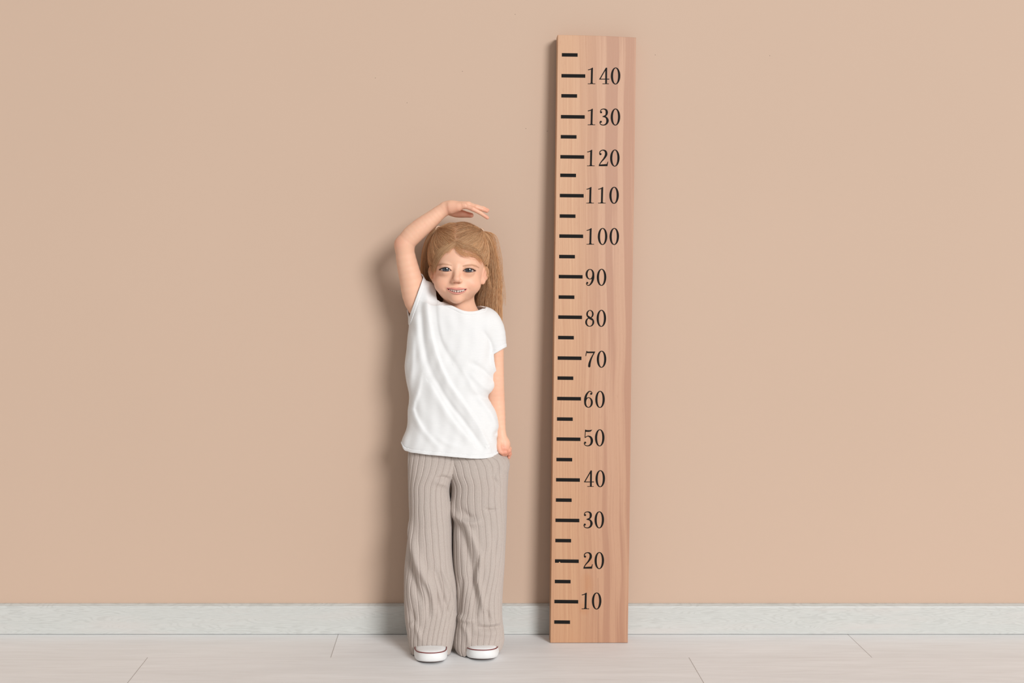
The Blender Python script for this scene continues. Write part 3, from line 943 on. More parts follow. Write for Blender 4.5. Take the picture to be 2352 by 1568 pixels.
RID = [  # front folds: points (u, v), width px, height mm, skew (+ = steeper on the right)
    ([(980, 668), (981, 700), (984, 726), (989, 762), (1007, 828), (1033, 884), (1063, 925), (1104, 986), (1126, 1030)], 8, 5.2, .4),
    ([(1000, 690), (1001, 722), (1012, 782), (1036, 830)], -8, 3.2, .3),
    ([(1018, 790), (1052, 848), (1075, 880)], -9, 2.2, .2),
    ([(963, 670), (958, 730), (962, 800), (975, 860)], 8, 2.4, 0),
    ([(968, 700), (972, 770), (985, 840), (1003, 880)], -7, 2.8, 0),
    ([(968, 850), (960, 900), (948, 935), (960, 970), (990, 1010), (1010, 1030)], 7, 3.0, .2),
    ([(985, 880), (1012, 925), (1040, 968), (1085, 1020)], 8, 3.4, .3),
    ([(1000, 870), (1030, 922), (1066, 968), (1108, 1028)], -6, 3.2, 0),
    ([(1060, 850), (1094, 904), (1122, 940), (1142, 980)], 7, 2.4, .2),
    ([(1078, 832), (1100, 843), (1134, 878)], -7, 2.8, 0),
    ([(1080, 858), (1110, 886), (1134, 905)], 6, 1.6, 0),
    ([(1140, 905), (1118, 915), (1090, 905)], -6, 2.0, 0),
    ([(950, 770), (948, 830), (944, 870)], 6, 1.5, 0),
    ([(1110, 760), (1128, 790), (1133, 812)], -5, 1.8, 0),
    ([(1000, 1000), (1030, 1020), (1060, 1030)], 6, 1.2, 0),
    ([(1146, 985), (1136, 1000), (1146, 1012)], -4, 1.5, 0),
]
def ridges(u, v, RL):
    h = np.zeros(u.shape, np.float32)
    for (pts, wd, hm, sk) in RL:
        if not len(u): continue
        s = -1 if wd < 0 else 1; wd = abs(wd)
        a = np.array(pts)
        m = (u > a[:, 0].min() - 3 * wd) & (u < a[:, 0].max() + 3 * wd) & (v > a[:, 1].min() - 3 * wd) & (v < a[:, 1].max() + 3 * wd)
        if not m.any(): continue
        fine = catmull(pts, 12)
        um, vm = u[m], v[m]
        best = np.full(um.shape, 1e9); par = np.zeros(um.shape); side = np.zeros(um.shape)
        n = len(fine) - 1
        for i in range(n):
            p0, p1 = fine[i], fine[i + 1]; ab = p1 - p0
            t = np.clip(((um - p0[0]) * ab[0] + (vm - p0[1]) * ab[1]) / (ab @ ab), 0, 1)
            dx = um - p0[0] - t * ab[0]; dy = vm - p0[1] - t * ab[1]
            d = np.hypot(dx, dy); k = d < best
            best[k] = d[k]; par[k] = (i + t[k]) / n
            side[k] = np.sign(ab[1] * dx - ab[0] * dy)[k]
        wq = wd * (1 - sk * side)
        prof = np.exp(-(best / wq) ** 2)
        h[m] += s * hm * .001 * prof * (0.25 + .75 * np.sin(np.pi * np.clip(par, 0, 1)) ** .6)
    return h
def shirt_field():
    arm1 = Field().chain([(a, b, c, r + 4.0) for (a, b, c, r) in ARM_UP], .01)
    arm2 = Field().chain([(1118, 742, -.108, 29), (1130, 756, -.108, 27.5), (1138, 790, -.108, 25.5), (1140, 830, -.107, 24)], .01)
    balls = Field()
    balls.add(cone(P(1000, 725, -.110), P(975.5, 673, -.110), .046, .031), .02)
    balls.add(cone(P(1000, 735, -.112), P(1112, 740, -.110), .045, .036), .02)
    balls.add(cone(P(1060, 722, -.105), P(1020, 705, -.105), .034, .026), .02)
    def torso(p):
        u, v = UV(p)
        L = smooth_interp(LEFT, v); R = smooth_interp(RIGHT, v)
        D = CD + YC
        xl = (L - CU) * D / F; xr = (R - CU) * D / F
        cx = (xl + xr) / 2; a = (xr - xl) / 2; b = smooth_interp(DEP, v)
        q = (np.abs((p[..., 0] - cx) / a) ** 2.4 + np.abs((p[..., 1] - YC) / b) ** 2.4) ** (1 / 2.4)
        d = (q - 1) * np.minimum(a, b)
        return np.maximum(d * .9, (CH - (700 - CV) * D / F - p[..., 2]) * -1.0)
    def f(p, cen=None, rad=None):
        sh = p.shape[:-1]
        p = p.reshape(-1, 3)
        d = torso(p)
        d = smin(d, balls(p), .02)
        d = smin(d, arm1(p), .012)
        d = smin(d, arm2(p), .014)
        u, v = UV(p)
        near = np.abs(d) < .02
        un, vn, pn = u[near], v[near], p[near]
        fr = sstep(-.10, -.13, pn[:, 1])
        h = ridges(un, vn, RID) * fr
        h += .0007 * np.sin(un * .19 + 2 * np.sin(vn * .03)) * np.sin(vn * .045 + un * .03)
        # hem, neck and sleeve bands stand slightly proud with a stitch groove
        hemv = smooth_interp(HEM, un)
        hd = hemv - vn
        h += .0006 * (hd < 7.5) - .0008 * np.exp(-((hd - 8) / .9) ** 2)
        nk = smooth_interp(NECK, un)
        nd = (vn - nk)
        h += fr * (.0007 * (nd < 7.5) - .0004 * np.exp(-((nd - 8) / .9) ** 2)) * (un > 1005)
        s1 = ((un - 970) * .941 + (vn - 643) * .338)       # distance behind the raised sleeve opening
        s1 = s1 + 9.5 * sstep(-.115, -.095, pn[:, 1])
        h += (un < 1000) * (vn < 745) * (.0007 * (s1 < 8) - .0005 * np.exp(-((s1 - 8.6) / .9) ** 2))
        s2 = (796 + (1164 - un) * .58 - vn)
        wz = sstep(1124, 1134, un) * (vn < 850) * (1 - sstep(14, 26, np.abs(s2)))
        h += wz * (.0006 * (s2 < 8) - .0005 * np.exp(-((s2 - 8.6) / .9) ** 2))
        e2 = ((un - 1120) / 5) ** 2 + ((vn - 1024) / 5) ** 2   # small embroidered mark by the hem
        h += .0005 * np.exp(-(e2 - 1) ** 2 * 3) * fr * (np.sin(3 * np.arctan2(vn - 1024, un - 1120)) > -.3)
        d = d.copy(); d[near] = d[near] - h
        shell = np.maximum(d, -(d + .0026))
        # cuts
        cut_hem = -(smooth_interp(HEM, u) + 4 * sstep(-.12, -.09, p[:, 1]) * 0 - v) * PX
        nk = smooth_interp(NECK, u); sl = np.abs(smooth_interp(NECK, u + 1) - nk)
        nk = nk - 9 * sstep(-.125, -.09, p[:, 1]) * (sstep(1030, 1060, u) * 1.6 - .6) * ((u > 1004) & (u < 1120))
        cut_neck = (nk - v) * PX / np.sqrt(1 + sl ** 2)
        s1 = ((u - 970) * .941 + (v - 643) * .338) + 9.5 * sstep(-.115, -.095, p[:, 1])
        c1 = np.where((u < 1000) & (v < 760), -s1 * PX, -.02)
        # only the arm side above the armpit is cut
        c1 = np.where(v > 738, np.minimum(c1, (738 - v) * PX), c1)
        s2 = (796 + (1164 - u) * .58 - v) * .865
        c2 = np.where(u > 1128, -s2 * PX, -.02)
        c2 = np.where(u < 1131, np.minimum(c2, (u - 1131) * PX), c2)
        # remove sleeve cone beyond the cuff but keep the torso side
        c2 = np.where(v > 858, -.02, np.minimum(c2, torso(p) - .0035))
        out = np.maximum(np.maximum(shell, cut_hem), np.maximum(cut_neck, np.maximum(c1, c2)))
        return out.reshape(sh).astype(np.float32)
    return f
SF = shirt_field()
sv, sq = surface_nets(SF, (-.155, -.20, .47), (.135, -.02, .915), .0012)
sv = taubin(sv, sq, 2)
m = NT('white_slub_cotton')
n1 = m.noise(m.coords((60, 60, 900)), 1.0, 3, .6)
n2 = m.noise(m.coords((1, 1, 1)), 1800, 2, .6)
c = m.mix(m.ramp(n1, (0.45, 0.0), (0.8, 0.5)), (0.78, 0.78, 0.78, 1), (0.71, 0.71, 0.71, 1))
m.base(c); m.set(Roughness=.85, Specular_IOR_Level=.15, Sheen_Weight=.08)
m.bump(n1, .18, .0008)
shirt = mesh_np('t_shirt', sv - ORG, sq, m.m)
shirt.parent = person
shirt['label'] = 'plain white cap-sleeved cotton t-shirt'

# ------------------------------------------------------------------ trousers
LL = [(1005, 944), (1040, 936), (1087, 936), (1145, 938), (1202, 940), (1260, 934.4), (1300, 930.5), (1345, 929.5), (1385, 930), (1420, 931.6), (1454, 936.7), (1480, 940.5), (1500, 944.5)]
LR = [(1005, 1072), (1060, 1068), (1087, 1052), (1104, 1038), (1145, 1034.5), (1183, 1038), (1235, 1039), (1260, 1039.5), (1298, 1043.5), (1334, 1050), (1385, 1052), (1420, 1050.4), (1450, 1045.5), (1471, 1041.5), (1500, 1034.5)]
RL_ = [(1005, 1004), (1060, 1010), (1087, 1024), (1106, 1034), (1145, 1035), (1165, 1036.5), (1183, 1040), (1235, 1040), (1298, 1041), (1334, 1045), (1385, 1048), (1420, 1049), (1445, 1045), (1471, 1042.5), (1485, 1045), (1500, 1052.5)]
RR = [(1005, 1124), (1028, 1136), (1040, 1148), (1050, 1163), (1058, 1168), (1087, 1167), (1125, 1165), (1175, 1164), (1221, 1163), (1260, 1161.5), (1300, 1160), (1351, 1156), (1382, 1154.5), (1420, 1154.8), (1445, 1157.8), (1471, 1158), (1485, 1154), (1500, 1147)]
PF = [  # folds on both trouser legs, same notation as the shirt
    ([(940, 1195), (950, 1260), (963, 1303), (980, 1335), (991, 1368), (993, 1400)], 10, 6.0, -.0),
    ([(932, 1230), (938, 1290), (950, 1340), (968, 1380)], -9, 6.0, 0),
    ([(975, 1340), (985, 1380), (984, 1420)], -6, 4.0, 0),
    ([(1000, 1310), (1015, 1360), (1030, 1405), (1037, 1430)], -5, 3.0, 0),
    ([(1012, 1300), (1032, 1350), (1043, 1400)], 5, 2.5, 0),
    ([(995, 1345), (1007, 1380), (1012, 1412)], -5, 2.5, 0),
    ([(940, 1440), (952, 1430), (960, 1448), (966, 1470)], 6, 3.0, 0),
    ([(945, 1400), (950, 1425), (960, 1440)], -6, 3.0, 0),
    ([(1000, 1098), (1018, 1096), (1036, 1102)], -5, 3.0, 0),
    ([(1000, 1108), (1015, 1110), (1030, 1118)], 6, 2.2, 0),
    ([(1037, 1150), (1042, 1175), (1060, 1192), (1082, 1200), (1105, 1197)], 8, 5.0, .3),
    ([(1062, 1170), (1075, 1186), (1092, 1190)], -7, 3.0, 0),
    ([(1070, 1200), (1088, 1240), (1100, 1275), (1104, 1300)], 8, 4.0, .2),
    ([(1052, 1200), (1068, 1250), (1080, 1300), (1080, 1360)], -9, 4.5, 0),
    ([(1108, 1270), (1100, 1300), (1096, 1325), (1103, 1360), (1110, 1400)], 7, 5.5, -.2),
    ([(1094, 1290), (1088, 1330), (1092, 1380), (1090, 1420)], -8, 5.0, 0),
    ([(1060, 1330), (1056, 1380), (1055, 1412)], -5, 3.0, 0),
    ([(1052, 1412), (1066, 1422), (1090, 1424)], 7, 4.0, 0),
    ([(1098, 1440), (1120, 1442), (1152, 1437)], -5, 3.4, 0),
    ([(1100, 1430), (1120, 1432), (1150, 1428)], 6, 2.6, 0),
    ([(1118, 1400), (1124, 1418), (1127, 1425)], -4, 2.5, 0),
    ([(1090, 1452), (1120, 1456), (1150, 1454)], 6, 2.0, 0),
    ([(1060, 1430), (1072, 1450), (1078, 1480)], 6, 2.5, 0),
    ([(1145, 1075), (1136, 1100), (1142, 1110), (1136, 1125)], -5, 2.4, 0),
    ([(1115, 1168), (1125, 1172), (1140, 1170)], -4, 2.4, 0),
    ([(1140, 1040), (1150, 1065), (1165, 1085)], 7, 2.0, 0),
    ([(1130, 1200), (1140, 1260), (1150, 1320)], -8, 2.0, 0),
]
def leg(Lt, Rt, side):
    nu, nv = 620, 560
    th = np.linspace(0, 2 * math.pi, nu, endpoint=False)
    vv = np.linspace(1008, 1500, nv)
    TH, VV = np.meshgrid(th, vv)
    yc = np.interp(VV, [1008, 1200, 1400, 1500], [-.116, -.120, -.140, -.157])
    b = np.interp(VV, [1008, 1045, 1085, 1150, 1300, 1420, 1470, 1500], [.047, .050, .060, .061, .058, .052, .050, .050])
    D = CD + yc
    L = smooth_interp(Lt, VV); R = smooth_interp(Rt, VV)
    xl = (L - CU) * D / F; xr = (R - CU) * D / F
    cx = (xl + xr) / 2; a = (xr - xl) / 2
    n = 2.35
    c, s = np.cos(TH), np.sin(TH)
    X = cx + a * np.sign(c) * np.abs(c) ** (2 / n)
    Y = yc - b * np.sign(s) * np.abs(s) ** (2 / n)
    Z = CH - (VV - CV) * D / F
    # front hem lifts over the shoe, the corners drop to the floor
    uc = (L + R) / 2
    pos = np.stack([X, Y, Z], -1)
    u, _ = UV(pos)
    hemf = np.exp(-(((u - (989 if side == 0 else 1109)) / (36 if side == 0 else 37)) ** 4))
    lift = np.clip((VV - 1440) / 60, 0, 1)
    front = sstep(-.15, -.18, Y)
    Z = Z + lift * (front * hemf * .0240 + (1 - front) * .0015)
    # keep above the floor
    # relative arc position for the ribs (constant fabric coordinate)
    seg = np.hypot(np.roll(X, -1, 1) - X, np.roll(Y, -1, 1) - Y)
    arc = np.concatenate([np.zeros((nv, 1)), np.cumsum(seg, 1)[:, :-1]], 1) / seg.sum(1, keepdims=True)
    # the rib direction wanders with the folds
    pos = np.stack([X, Y, Z], -1)
    u, v = UV(pos)
    fr = sstep(-.005, -.025, Y - yc)
    warp = (.026 * np.sin((v - 1180) / 75 + u * .012) * sstep(1120, 1260, v)
            + .014 * np.sin((v - 1300) / 33 + u * .03) * sstep(1290, 1350, v) * (1 - sstep(1440, 1480, v)))
    warp += .0012 * np.sin(v / 9 + u / 11)
    nr = 25
    ph = (arc + warp) * nr
    ph = ph - np.floor(ph)
    dd = np.minimum(ph, 1 - ph) * (seg.sum(1, keepdims=True) / nr)      # metres from groove
    rib = -.0017 * np.exp(-(dd / .0009) ** 2)
    rd = np.abs(ph - .16) * (seg.sum(1, keepdims=True) / nr)
    rib += .0007 * np.exp(-(rd / .0012) ** 2)
    mid = np.abs(ph - .5); rib += .0004 * np.cos(mid * 2 * math.pi)
    # folds
    h = 1.65 * ridges(u.ravel(), v.ravel(), PF).reshape(u.shape) * fr
    # back and sides: simple long folds
    h += (1 - fr) * .0016 * np.sin(TH * 5 + VV * .008)
    # normals
    dU = np.roll(pos, -1, 1) - np.roll(pos, 1, 1)
    dV = np.gradient(pos, axis=0)
    N = np.cross(dU, dV); N /= np.linalg.norm(N, axis=-1)[..., None] + 1e-12
    if (N[..., 1] * (Y - yc)).sum() < 0: N = -N
    pos = pos + N * (rib + h - .0003)[..., None]
    # rounded hem
    pos[..., 2] = np.maximum(pos[..., 2], .002 + .0004 * np.sin(TH * 9))
    # inner layer
    inner = pos - N * .0028
    V = np.concatenate([pos.reshape(-1, 3), inner[-40:].reshape(-1, 3)])
    i = np.arange(nv - 1)[:, None] * nu; j = np.arange(nu)[None]; jn = (j + 1) % nu
    Q = [np.stack([i + j, i + nu + j, i + nu + jn, i + jn], -1).reshape(-1, 4)]
    o = nv * nu
    i2 = o + np.arange(39)[:, None] * nu
    Q.append(np.stack([i2 + j, i2 + jn, i2 + nu + jn, i2 + nu + j], -1).reshape(-1, 4))
    jj = np.arange(nu); jj2 = (jj + 1) % nu
    Q.append(np.stack([(nv - 1) * nu + jj, o + 39 * nu + jj, o + 39 * nu + jj2, (nv - 1) * nu + jj2], -1))
    return V, np.concatenate(Q)
v1, q1 = leg(LL, LR, 0)
v2, q2 = leg(RL_, RR, 1)
m = NT('taupe_rib_knit')
fuzz = m.noise(m.coords(), 900, 3, .7)
soft = m.noise(m.coords(), 14, 3)
c = m.mix(m.ramp(fuzz, (0.35, 0.0), (0.7, 1.0)), (0.430, 0.365, 0.325, 1), (0.560, 0.490, 0.445, 1))
c = m.mix(m.ramp(soft, (0.4, 0.0), (0.7, 0.12)), c, (0.50, 0.40, 0.36, 1))
m.base(c); m.set(Roughness=.95, Specular_IOR_Level=.1, Sheen_Weight=.25, Sheen_Roughness=.5)
m.bump(fuzz, .35, .001)
tr = mesh_np('trousers', np.concatenate([v1, v2]) - ORG, np.concatenate([q1, q2 + len(v1)]), m.m)
tr.parent = person
tr['label'] = 'wide-leg taupe ribbed knit trousers'

# ------------------------------------------------------------------ shoes
rubber = NT('white_rubber'); rubber.base((0.80, 0.80, 0.795, 1)); rubber.set(Roughness=.45)
wv = rubber.n('ShaderNodeTexChecker'); wv.inputs['Scale'].default_value = 420
rubber.l(rubber.coords((1, 1, 1), rot=(.5, .6, .78)), wv.inputs['Vector'])
rubber.bump(wv.outputs['Fac'], .22, .0005)
CANVAS = plain('white_canvas', (0.80, 0.80, 0.80, 1), .8, .2)
CAP = plain('white_toe_rubber', (0.86, 0.86, 0.86, 1), .35, .5)
STRIPE = plain('dark_red_stripe', srgb(120, 42, 40), .5)
OUTS = plain('dark_outsole', srgb(70, 50, 42), .8)
def make_shoe(u0, u1, toe_y, rot):
    W = (u1 - u0) * (CD + toe_y + .03) / F / 2
    Ln = .168
    cx = ((u0 + u1) / 2 - CU) * (CD + toe_y + .02) / F
    n = 96
    t = np.linspace(0, 2 * math.pi, n, endpoint=False)
    def outline(sc_=0.0, tw=1.0):
        # toe towards -y
        c, s = np.cos(t), np.sin(t)
        x = W * np.sign(c) * np.abs(c) ** .80
        yy = np.where(s < 0, np.sign(s) * np.abs(s) ** .88 * .058, s * .110)
        x = x * np.where(yy > 0, 1 - .22 * sstep(0, .09, yy), 1)
        r = np.hypot(x, yy)
        x = x * (1 - sc_ / r); yy = yy * (1 - sc_ / r)
        return x, yy
    cr, sr = math.cos(rot), math.sin(rot)
    def place(x, yy, z):
        return np.stack([cx + x * cr - yy * sr, toe_y + .058 + x * sr + yy * cr, z], -1)
    def loft(rings, cap_last=True):
        V = np.concatenate([place(*r) for r in rings]); k = len(rings)
        i = np.arange(k - 1)[:, None] * n; j = np.arange(n)[None]; jn = (j + 1) % n
        return V, np.stack([i + j, i + jn, i + n + jn, i + n + j], -1).reshape(-1, 4)
    def spring(yy): return .0050 * sstep(-.02, -.058, yy)
    # sole foxing
    rings = []
    for (ins, z) in ((.016, .0015), (.006, .0014), (.0030, .0030), (.0010, .0060), (0, .0105), (0.0004, .0160), (.0016, .0210), (.0034, .0240), (.0060, .0250), (.012, .0250)):
        x, yy = outline(ins); rings.append((x, yy, z + spring(yy) * (1 - z * 12)))
    sv_, sq_ = loft(rings)
    sole = mesh_np('sole', sv_ - ORG, sq_, rubber.m)
    # thin outsole below
    rings = []
    for (ins, z) in ((.030, .0004), (.008, .0004), (.0062, .0012), (.0068, .0030)):
        x, yy = outline(ins); rings.append((x, yy, z + spring(yy) * .8))
    ov, oq = loft(rings); outs = mesh_np('outsole', ov - ORG, oq, OUTS)
    # stripe round the top of the foxing
    x, yy = outline(.0024)
    cpts = place(x, yy, .0243 + spring(yy) * .7)
    cl = np.concatenate([cpts, cpts[:1]])
    tv, tq = tube_np(cl, .00115, 8)
    stripe = mesh_np('sole_stripe', tv - ORG, tq, STRIPE)
    # upper: domed toe rising to the ankle
    rings = []
    for q in np.linspace(0, 1, 26):
        x, yy = outline(.0050)
        k = 1 - q * .94
        H = .0075 + .058 * sstep(-.005, .07, yy * k)
        rings.append((x * k, yy * k + .0 * q, .0235 + spring(yy * k) * .5 + H * np.sqrt(np.maximum(0, 1 - k ** 2.6))))
    uv_, uq_ = loft(rings)
    shoe = mesh_np('shoe', uv_ - ORG, uq_, CANVAS)
    # rubber toe cap
    rings = []
    for q in np.linspace(0, 1, 22):
        x, yy = outline(.0042)
        k = 1 - q * .9
        xx, y2 = x * k, yy * k
        H = .0083 + .058 * sstep(-.005, .07, y2)
        rings.append((xx, y2, .0238 + spring(y2) * .5 + H * np.sqrt(np.maximum(0, 1 - k ** 2.6))))
    cv_, cq_ = loft(rings)
    cyl = (cv_[:, 1] - toe_y - .058)
    keep = (cyl[cq_] < -.012).all(1)
    cap = mesh_np('toe_cap', cv_ - ORG, cq_[keep], CAP)
    shoe.parent = person
    for o in (sole, outs, stripe, cap): o.parent = shoe
    return shoe
make_shoe(949.5, 1027.5, -.250, .03)
make_shoe(1069, 1147.5, -.229, -.05)

# ------------------------------------------------------------------ hair
rng = np.random.default_rng(7)
HC = P(1053.5, 586, -.104); HR = np.array([.0705, .083, .0775])
def onhead(dirs, lift):
    d = dirs / (np.linalg.norm(dirs, axis=-1, keepdims=True) + 1e-12)
    r = 1 / np.sqrt(((d / (HR + lift[..., None] if isinstance(lift, np.ndarray) else HR + lift)) ** 2).sum(-1, keepdims=True))
    return HC + d * r
A_L = P(1005.5, 525, -.118); A_R = P(1106, 530, -.112)
strands = []   # (points (n,3), radius, tone)
BR, HV, HA, HCOL = [], [], [], []
def add_strands(S, r0, tone):
    """S: (N, n, 3) -> 3-sided tubes"""
    N, n, _ = S.shape
    r = np.broadcast_to(r0, (N,))
    tp = np.concatenate([np.linspace(.7, 1, 3), np.ones(n - 6), np.linspace(1, .35, 3)])
    d = np.gradient(S, axis=1); d /= np.linalg.norm(d, axis=-1, keepdims=True) + 1e-12
    ref = np.array([.12, 1.0, .23])
    a = np.cross(d, ref); a /= np.linalg.norm(a, axis=-1, keepdims=True) + 1e-9
    b = np.cross(d, a)
    th = np.array([0, 2.0944, 4.1888]) + .5
    off = a[:, :, None] * np.cos(th)[None, None, :, None] + b[:, :, None] * np.sin(th)[None, None, :, None]
    V = S[:, :, None] + off * (r[:, None] * tp[None])[:, :, None, None]
    base = sum(len(x) for x in HV)
    V = V.reshape(-1, 3)
    s = (np.arange(N) * n * 3)[:, None, None]; i = (np.arange(n - 1) * 3)[None, :, None]; j = np.arange(3)[None, None]; jn = (j + 1) % 3
    Q = np.stack([s + i + j, s + i + jn, s + i + 3 + jn, s + i + 3 + j], -1).reshape(-1, 4) + base
    HV.append(V); HA.append(Q)
    HCOL.append(np.repeat(tone, n * 3, axis=0))
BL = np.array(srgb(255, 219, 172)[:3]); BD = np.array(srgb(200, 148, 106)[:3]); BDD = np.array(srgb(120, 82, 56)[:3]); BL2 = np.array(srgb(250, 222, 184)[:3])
def tones(N, bias=.5, vary=None):
    t = np.clip((rng.beta(2, 2, N) - .5) * .7 + bias + (0 if vary is None else vary), 0, 1)[:, None]
    c = BD * (1 - t) + BL * t
    k = (rng.random(N) < .12)[:, None]
    return np.where(k, BL2, c)
def scalp(N, side):
    anc = A_L if side < 0 else A_R
    out = []
    while len(out) < N:
        d = rng.normal(size=(4000, 3)); d /= np.linalg.norm(d, axis=1)[:, None]
        p = onhead(d, .0)
        u, v = UV(p)
        hl = smooth_interp(HLINE, u)
        ok = np.where(p[:, 1] < -.112, v < hl + 1.5, v < 640) & (np.hypot((u - 1116) / 13, (v - 634) / 26) > 1)
        part = 1047.5 + np.where(p[:, 1] > -.10, (p[:, 1] + .10) * 60, 0)
        ok &= (u - part) * side > -.8
        # more roots along the hairline
        wt = np.where((p[:, 1] < -.118), .25 + .75 * np.exp(-((hl - v) / 14) ** 2) + .3 * np.exp(-((u - part) / 6) ** 2), .3)
        ok &= rng.random(len(d)) < wt
        out += list(p[ok])
    R = np.array(out[:N])
    n = 16
    t = np.linspace(0, 1, n)[None, :, None]
    dr = (R - HC); dr /= np.linalg.norm(dr, axis=1)[:, None]
    da = (anc - HC) / np.linalg.norm(anc - HC)
    jit = rng.normal(size=R.shape) * .05
    db = da[None] + jit; db /= np.linalg.norm(db, axis=1)[:, None]
    om = np.arccos(np.clip((dr * db).sum(1), -1, 1))[:, None, None]
    D = (np.sin((1 - t) * om) * dr[:, None] + np.sin(t * om) * db[:, None]) / (np.sin(om) + 1e-6)
    # sag: strands from the forehead first sweep outwards then up
    D[..., 2] -= (np.sin(np.pi * t[..., 0]) * .10) * (R[:, None, 1] < -.12)
    D += .02 * np.sin(t * 7 + rng.random((len(R), 1, 1)) * 6) * rng.normal(size=(len(R), 1, 3))
    lift = .0012 + .0038 * np.sin(np.pi * np.clip(t[..., 0] * .8 + .05, 0, 1)) * (.4 + rng.random((len(R), 1))) + rng.random((len(R), 1)) * .0015
    S = onhead(D, lift)
    S = S * (1 - t ** 4) + (anc + rng.normal(size=R.shape)[:, None] * .0022) * t ** 4
    return S
for side in (-1, 1):
    S = scalp(6500, side)
    w_ = UV(S[:, 0])
    lock = np.sin(w_[0] * .55 + 1.3 * side) * .13 + np.sin(w_[1] * .43 + w_[0] * .2) * .12
    low = .28 * sstep(545, 580, w_[1])
    add_strands(S, rng.uniform(.00015, .00030, len(S)), tones(len(S), .48, lock * 1.3 + low))
def tail(path, N, seed_r, bias, n=26, wave=.6):
    """path rows: u, v, y, radius_px_x, radius_m_y"""
    c = catmull([(*P(a[0], a[1], a[2]), a[3] * PX, a[4]) for a in path], n)
    ang = rng.random(N) * 2 * math.pi; rr = np.sqrt(rng.random(N))
    drift = rng.normal(size=(N, 1)) * .25
    t = np.linspace(0, 1, n)[None]
    ph = rng.random((N, 1)) * 6.28
    A = ang[:, None] + drift * t * 2
    r = rr[:, None] * (1 + .10 * np.sin(t * 5 + ph))
    X = c[None, :, 0] + r * np.cos(A) * c[None, :, 3] + wave * .0016 * np.sin(t * 9 + ph) * t
    Y = c[None, :, 1] + r * np.sin(A) * c[None, :, 4]
    Z = c[None, :, 2] + .003 * rng.normal(size=(N, 1)) * t
    S = np.stack([X, Y, Z], -1)
    S[..., 1] = np.minimum(S[..., 1], -.006)
    return S
TR = [(1104, 529, -.112, 4, .005), (1109, 533, -.108, 7, .008), (1118, 548, -.100, 11, .012), (1126, 580, -.088, 14, .013), (1129, 620, -.075, 18, .014), (1128, 655, -.064, 24, .014), (1124, 690, -.056, 29, .014), (1124, 730, -.052, 29, .013), (1126, 765, -.040, 25, .008)]
TL = [(1006, 524, -.118, 4, .005), (1001, 527, -.112, 6, .008), (992, 541, -.100, 9, .012), (982, 572, -.085, 11, .013), (980, 612, -.070, 13, .014), (986, 650, -.055, 18, .014), (995, 690, -.045, 22, .012), (1000, 740, -.035, 20, .008)]
for (T_, N) in ((TR, 4500), (TL, 3200)):
    S = tail(T_, N, 0, .5)
    inn = (UV(S[:, 17])[0] - UV(catmull([P(*a[:3]) for a in T_], 26)[17:18])[0]) / 28
    add_strands(S, rng.uniform(.00018, .00034, N), tones(N, .60, np.clip(inn * (1 if T_ is TR else -1), -1, 1) * .42 + .14 * np.sin(S[:, 12, 0] * 1500)))  # head-side strands toned darker, shade put into their colour
    # solid core so the bundle is opaque
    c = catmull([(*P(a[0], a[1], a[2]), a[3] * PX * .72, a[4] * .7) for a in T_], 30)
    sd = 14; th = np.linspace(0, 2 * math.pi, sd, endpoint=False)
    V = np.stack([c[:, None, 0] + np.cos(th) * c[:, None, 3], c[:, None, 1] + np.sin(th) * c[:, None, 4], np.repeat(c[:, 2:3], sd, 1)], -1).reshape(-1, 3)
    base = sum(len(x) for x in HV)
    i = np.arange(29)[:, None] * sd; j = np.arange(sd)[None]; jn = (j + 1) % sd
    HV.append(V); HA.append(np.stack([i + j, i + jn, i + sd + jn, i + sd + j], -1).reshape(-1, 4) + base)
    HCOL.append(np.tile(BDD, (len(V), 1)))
# back hair behind the neck, seen between jaw and tails
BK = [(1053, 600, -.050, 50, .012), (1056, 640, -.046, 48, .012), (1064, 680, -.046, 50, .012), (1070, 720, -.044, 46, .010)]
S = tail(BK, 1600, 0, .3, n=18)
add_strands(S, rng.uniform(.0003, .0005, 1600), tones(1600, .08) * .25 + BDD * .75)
# fringe: thin locks swept from the parting across the forehead to both temples
def locks(guides, per, spread, r, bias):
    for g in guides:
        c = catmull(g, 18)
        N = per
        off = rng.normal(size=(N, 1, 2)) * spread
        t = np.linspace(0, 1, 18)[None, :, None]
        jit = rng.normal(size=(N, 1, 2)) * spread * 1.3
        uv = c[None, :, :2] + off * (1 - t * .3) + jit * t ** 2
        S = np.zeros((N, 18, 3))
        lift = c[None, :, 2] + rng.random((N, 1)) * 1.6
        for a in range(N):
            for b in range(18):
                S[a, b] = P(uv[a, b, 0], uv[a, b, 1], 0.0)
                S[a, b] = front_point(uv[a, b, 0], uv[a, b, 1], lift[a, b] * .001)
        add_strands(S, rng.uniform(r * .6, r * 1.2, N), tones(N, bias, .28 * np.sin(off[:, 0, 0] * 2.2 + off[:, 0, 1] * 1.7)))
# depth map of the head front for laying the fringe on
gu = np.arange(975, 1136, 2.0); gv = np.arange(500, 700, 2.0)
ys = np.linspace(-.225, -.10, 180)
GU, GV, GY = np.meshgrid(gu, gv, ys, indexing='ij')
pp = np.stack([(GU - CU) * (CD + GY) / F, GY, CH - (GV - CV) * (CD + GY) / F], -1).astype(np.float32)
HN = Field(); HN.ops = HF.ops
dd = HN(pp)
idx = np.argmax(dd < 0, axis=2); hit = (dd < 0).any(2)
DM = np.where(hit, ys[idx], -.10)
def front_point(u, v, lift):
    a = np.clip((u - gu[0]) / 2, 0, len(gu) - 1.01); b = np.clip((v - gv[0]) / 2, 0, len(gv) - 1.01)
    i, j = int(a), int(b); fa, fb = a - i, b - j
    y = (DM[i, j] * (1 - fa) * (1 - fb) + DM[i + 1, j] * fa * (1 - fb) + DM[i, j + 1] * (1 - fa) * fb + DM[i + 1, j + 1] * fa * fb)
    return P(u, v, y - lift)
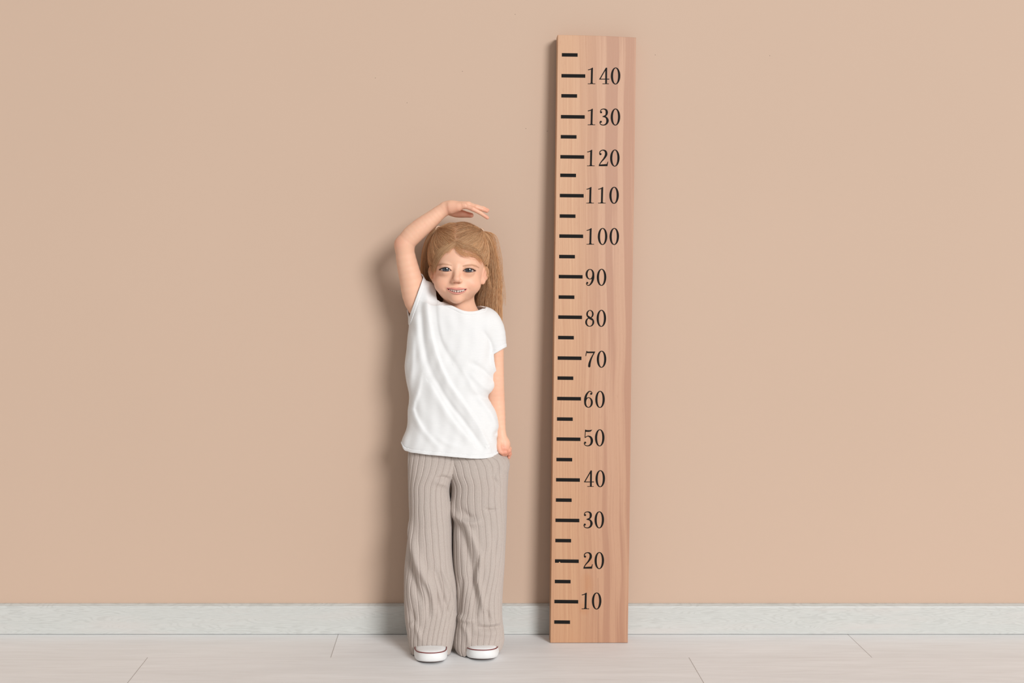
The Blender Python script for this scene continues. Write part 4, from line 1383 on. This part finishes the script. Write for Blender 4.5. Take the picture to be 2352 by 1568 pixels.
locks([
    [(1046, 556, 3), (1034, 567, 4), (1018, 580, 4.5), (1005, 597, 4), (998, 610, 3.5), (994, 626, 3)],
    [(1042, 560, 3), (1026, 570, 4), (1010, 586, 4.5), (1000, 602, 4), (994, 622, 3)],
    [(1036, 562, 3), (1018, 570, 4), (1004, 588, 4), (995, 608, 3)],
    [(1028, 560, 3), (1010, 570, 4), (998, 590, 3.5), (991, 612, 3)],
    [(1047, 558, 3), (1060, 566, 4), (1078, 572, 4), (1096, 579, 4), (1110, 590, 4), (1119, 603, 3)],
    [(1052, 556, 3), (1070, 564, 4.5), (1090, 571, 4.5), (1108, 584, 4), (1119, 599, 3)],
    [(1062, 554, 3), (1084, 561, 4), (1104, 574, 4), (1118, 595, 3)],
], 75, 2.9, .00022, .66)
locks([
    [(1044, 564, 3), (1054, 574, 4.5), (1070, 581, 5), (1086, 585, 4.5), (1100, 592, 4), (1108, 603, 3)],
    [(1048, 562, 3), (1062, 580, 4.5), (1080, 586, 5), (1096, 590, 4.5), (1106, 602, 3)],
], 30, 2.8, .00017, .95)
locks([
    [(1050, 562, 3), (1055, 574, 4.5), (1064, 583, 5), (1078, 589, 5)],
    [(1046, 563, 3), (1050, 575, 4.5), (1058, 584, 5), (1070, 591, 5)],
    [(1040, 566, 3), (1036, 572, 4), (1030, 580, 4)],
    [(998, 604, 3), (992, 632, 3), (990, 660, 3)],
    [(1116, 600, 3), (1123, 640, 4), (1128, 664, 4)],
], 14, 2.0, .00016, .9)
# flyaways round the crown and tails
S = tail([(1106, 530, -.112, 5, .006), (1120, 535, -.10, 12, .015), (1134, 580, -.085, 16, .016), (1140, 640, -.065, 20, .016), (1136, 700, -.05, 26, .016)], 140, 0, .8, wave=3)
add_strands(S, np.full(140, .00018), tones(140, .8))
S = scalp(160, 1); S2 = scalp(160, -1)
for s in (S, S2):
    s += (s - HC) * (.04 * np.sin(np.linspace(0, np.pi, 16)) * rng.random((160, 1)))[..., None]
    add_strands(s, np.full(160, .00018), tones(160, .8))
# frayed tuft sticking up at the left tie
c0_ = A_L
N = 60
t = np.linspace(0, 1, 12)[None, :, None]
dirn = np.array([-.006, -.004, .010]) + rng.normal(size=(N, 1, 3)) * .005
S = c0_ + dirn * t + np.array([-.012, 0, -.016]) * t ** 2.2
add_strands(S, np.full(N, .00022), tones(N, .6))

m = NT('blonde_hair')
a = m.n('ShaderNodeVertexColor'); a.layer_name = 'col'
m.base(a.outputs[0]); m.set(Roughness=.5, Specular_IOR_Level=.28)
tl = m.n('ShaderNodeBsdfTranslucent'); m.l(a.outputs[0], tl.inputs[0])
mxs = m.n('ShaderNodeMixShader'); mxs.inputs[0].default_value = .5
m.l(m.b.outputs[0], mxs.inputs[1]); m.l(tl.outputs[0], mxs.inputs[2])
m.l(mxs.outputs[0], m.t.nodes['Material Output'].inputs['Surface'])
hair = mesh_np('hair', np.concatenate(HV) - ORG, np.concatenate(HA), m.m, col=np.concatenate(HCOL))
hair.parent = person
hair['label'] = 'long blonde hair parted in the middle and tied in two high pigtails'
TIE = plain('hair_elastic', srgb(222, 190, 165), .6)
for A, ax in ((A_L, np.array([-.6, .5, .6])), (A_R, np.array([.6, .5, .6]))):
    ax = ax / np.linalg.norm(ax)
    e1 = np.cross(ax, [0, 0, 1]); e1 /= np.linalg.norm(e1); e2 = np.cross(ax, e1)
    t = np.linspace(0, 2 * math.pi, 25)
    ring = A + ax * .001 + .0062 * (np.cos(t)[:, None] * e1 + np.sin(t)[:, None] * e2)
    tv, tq = tube_np(ring, .0016, 8)
    o = mesh_np('hair_tie', tv - ORG, tq, TIE); o.parent = hair
print('verts', len(hv), len(bv), len(sv))
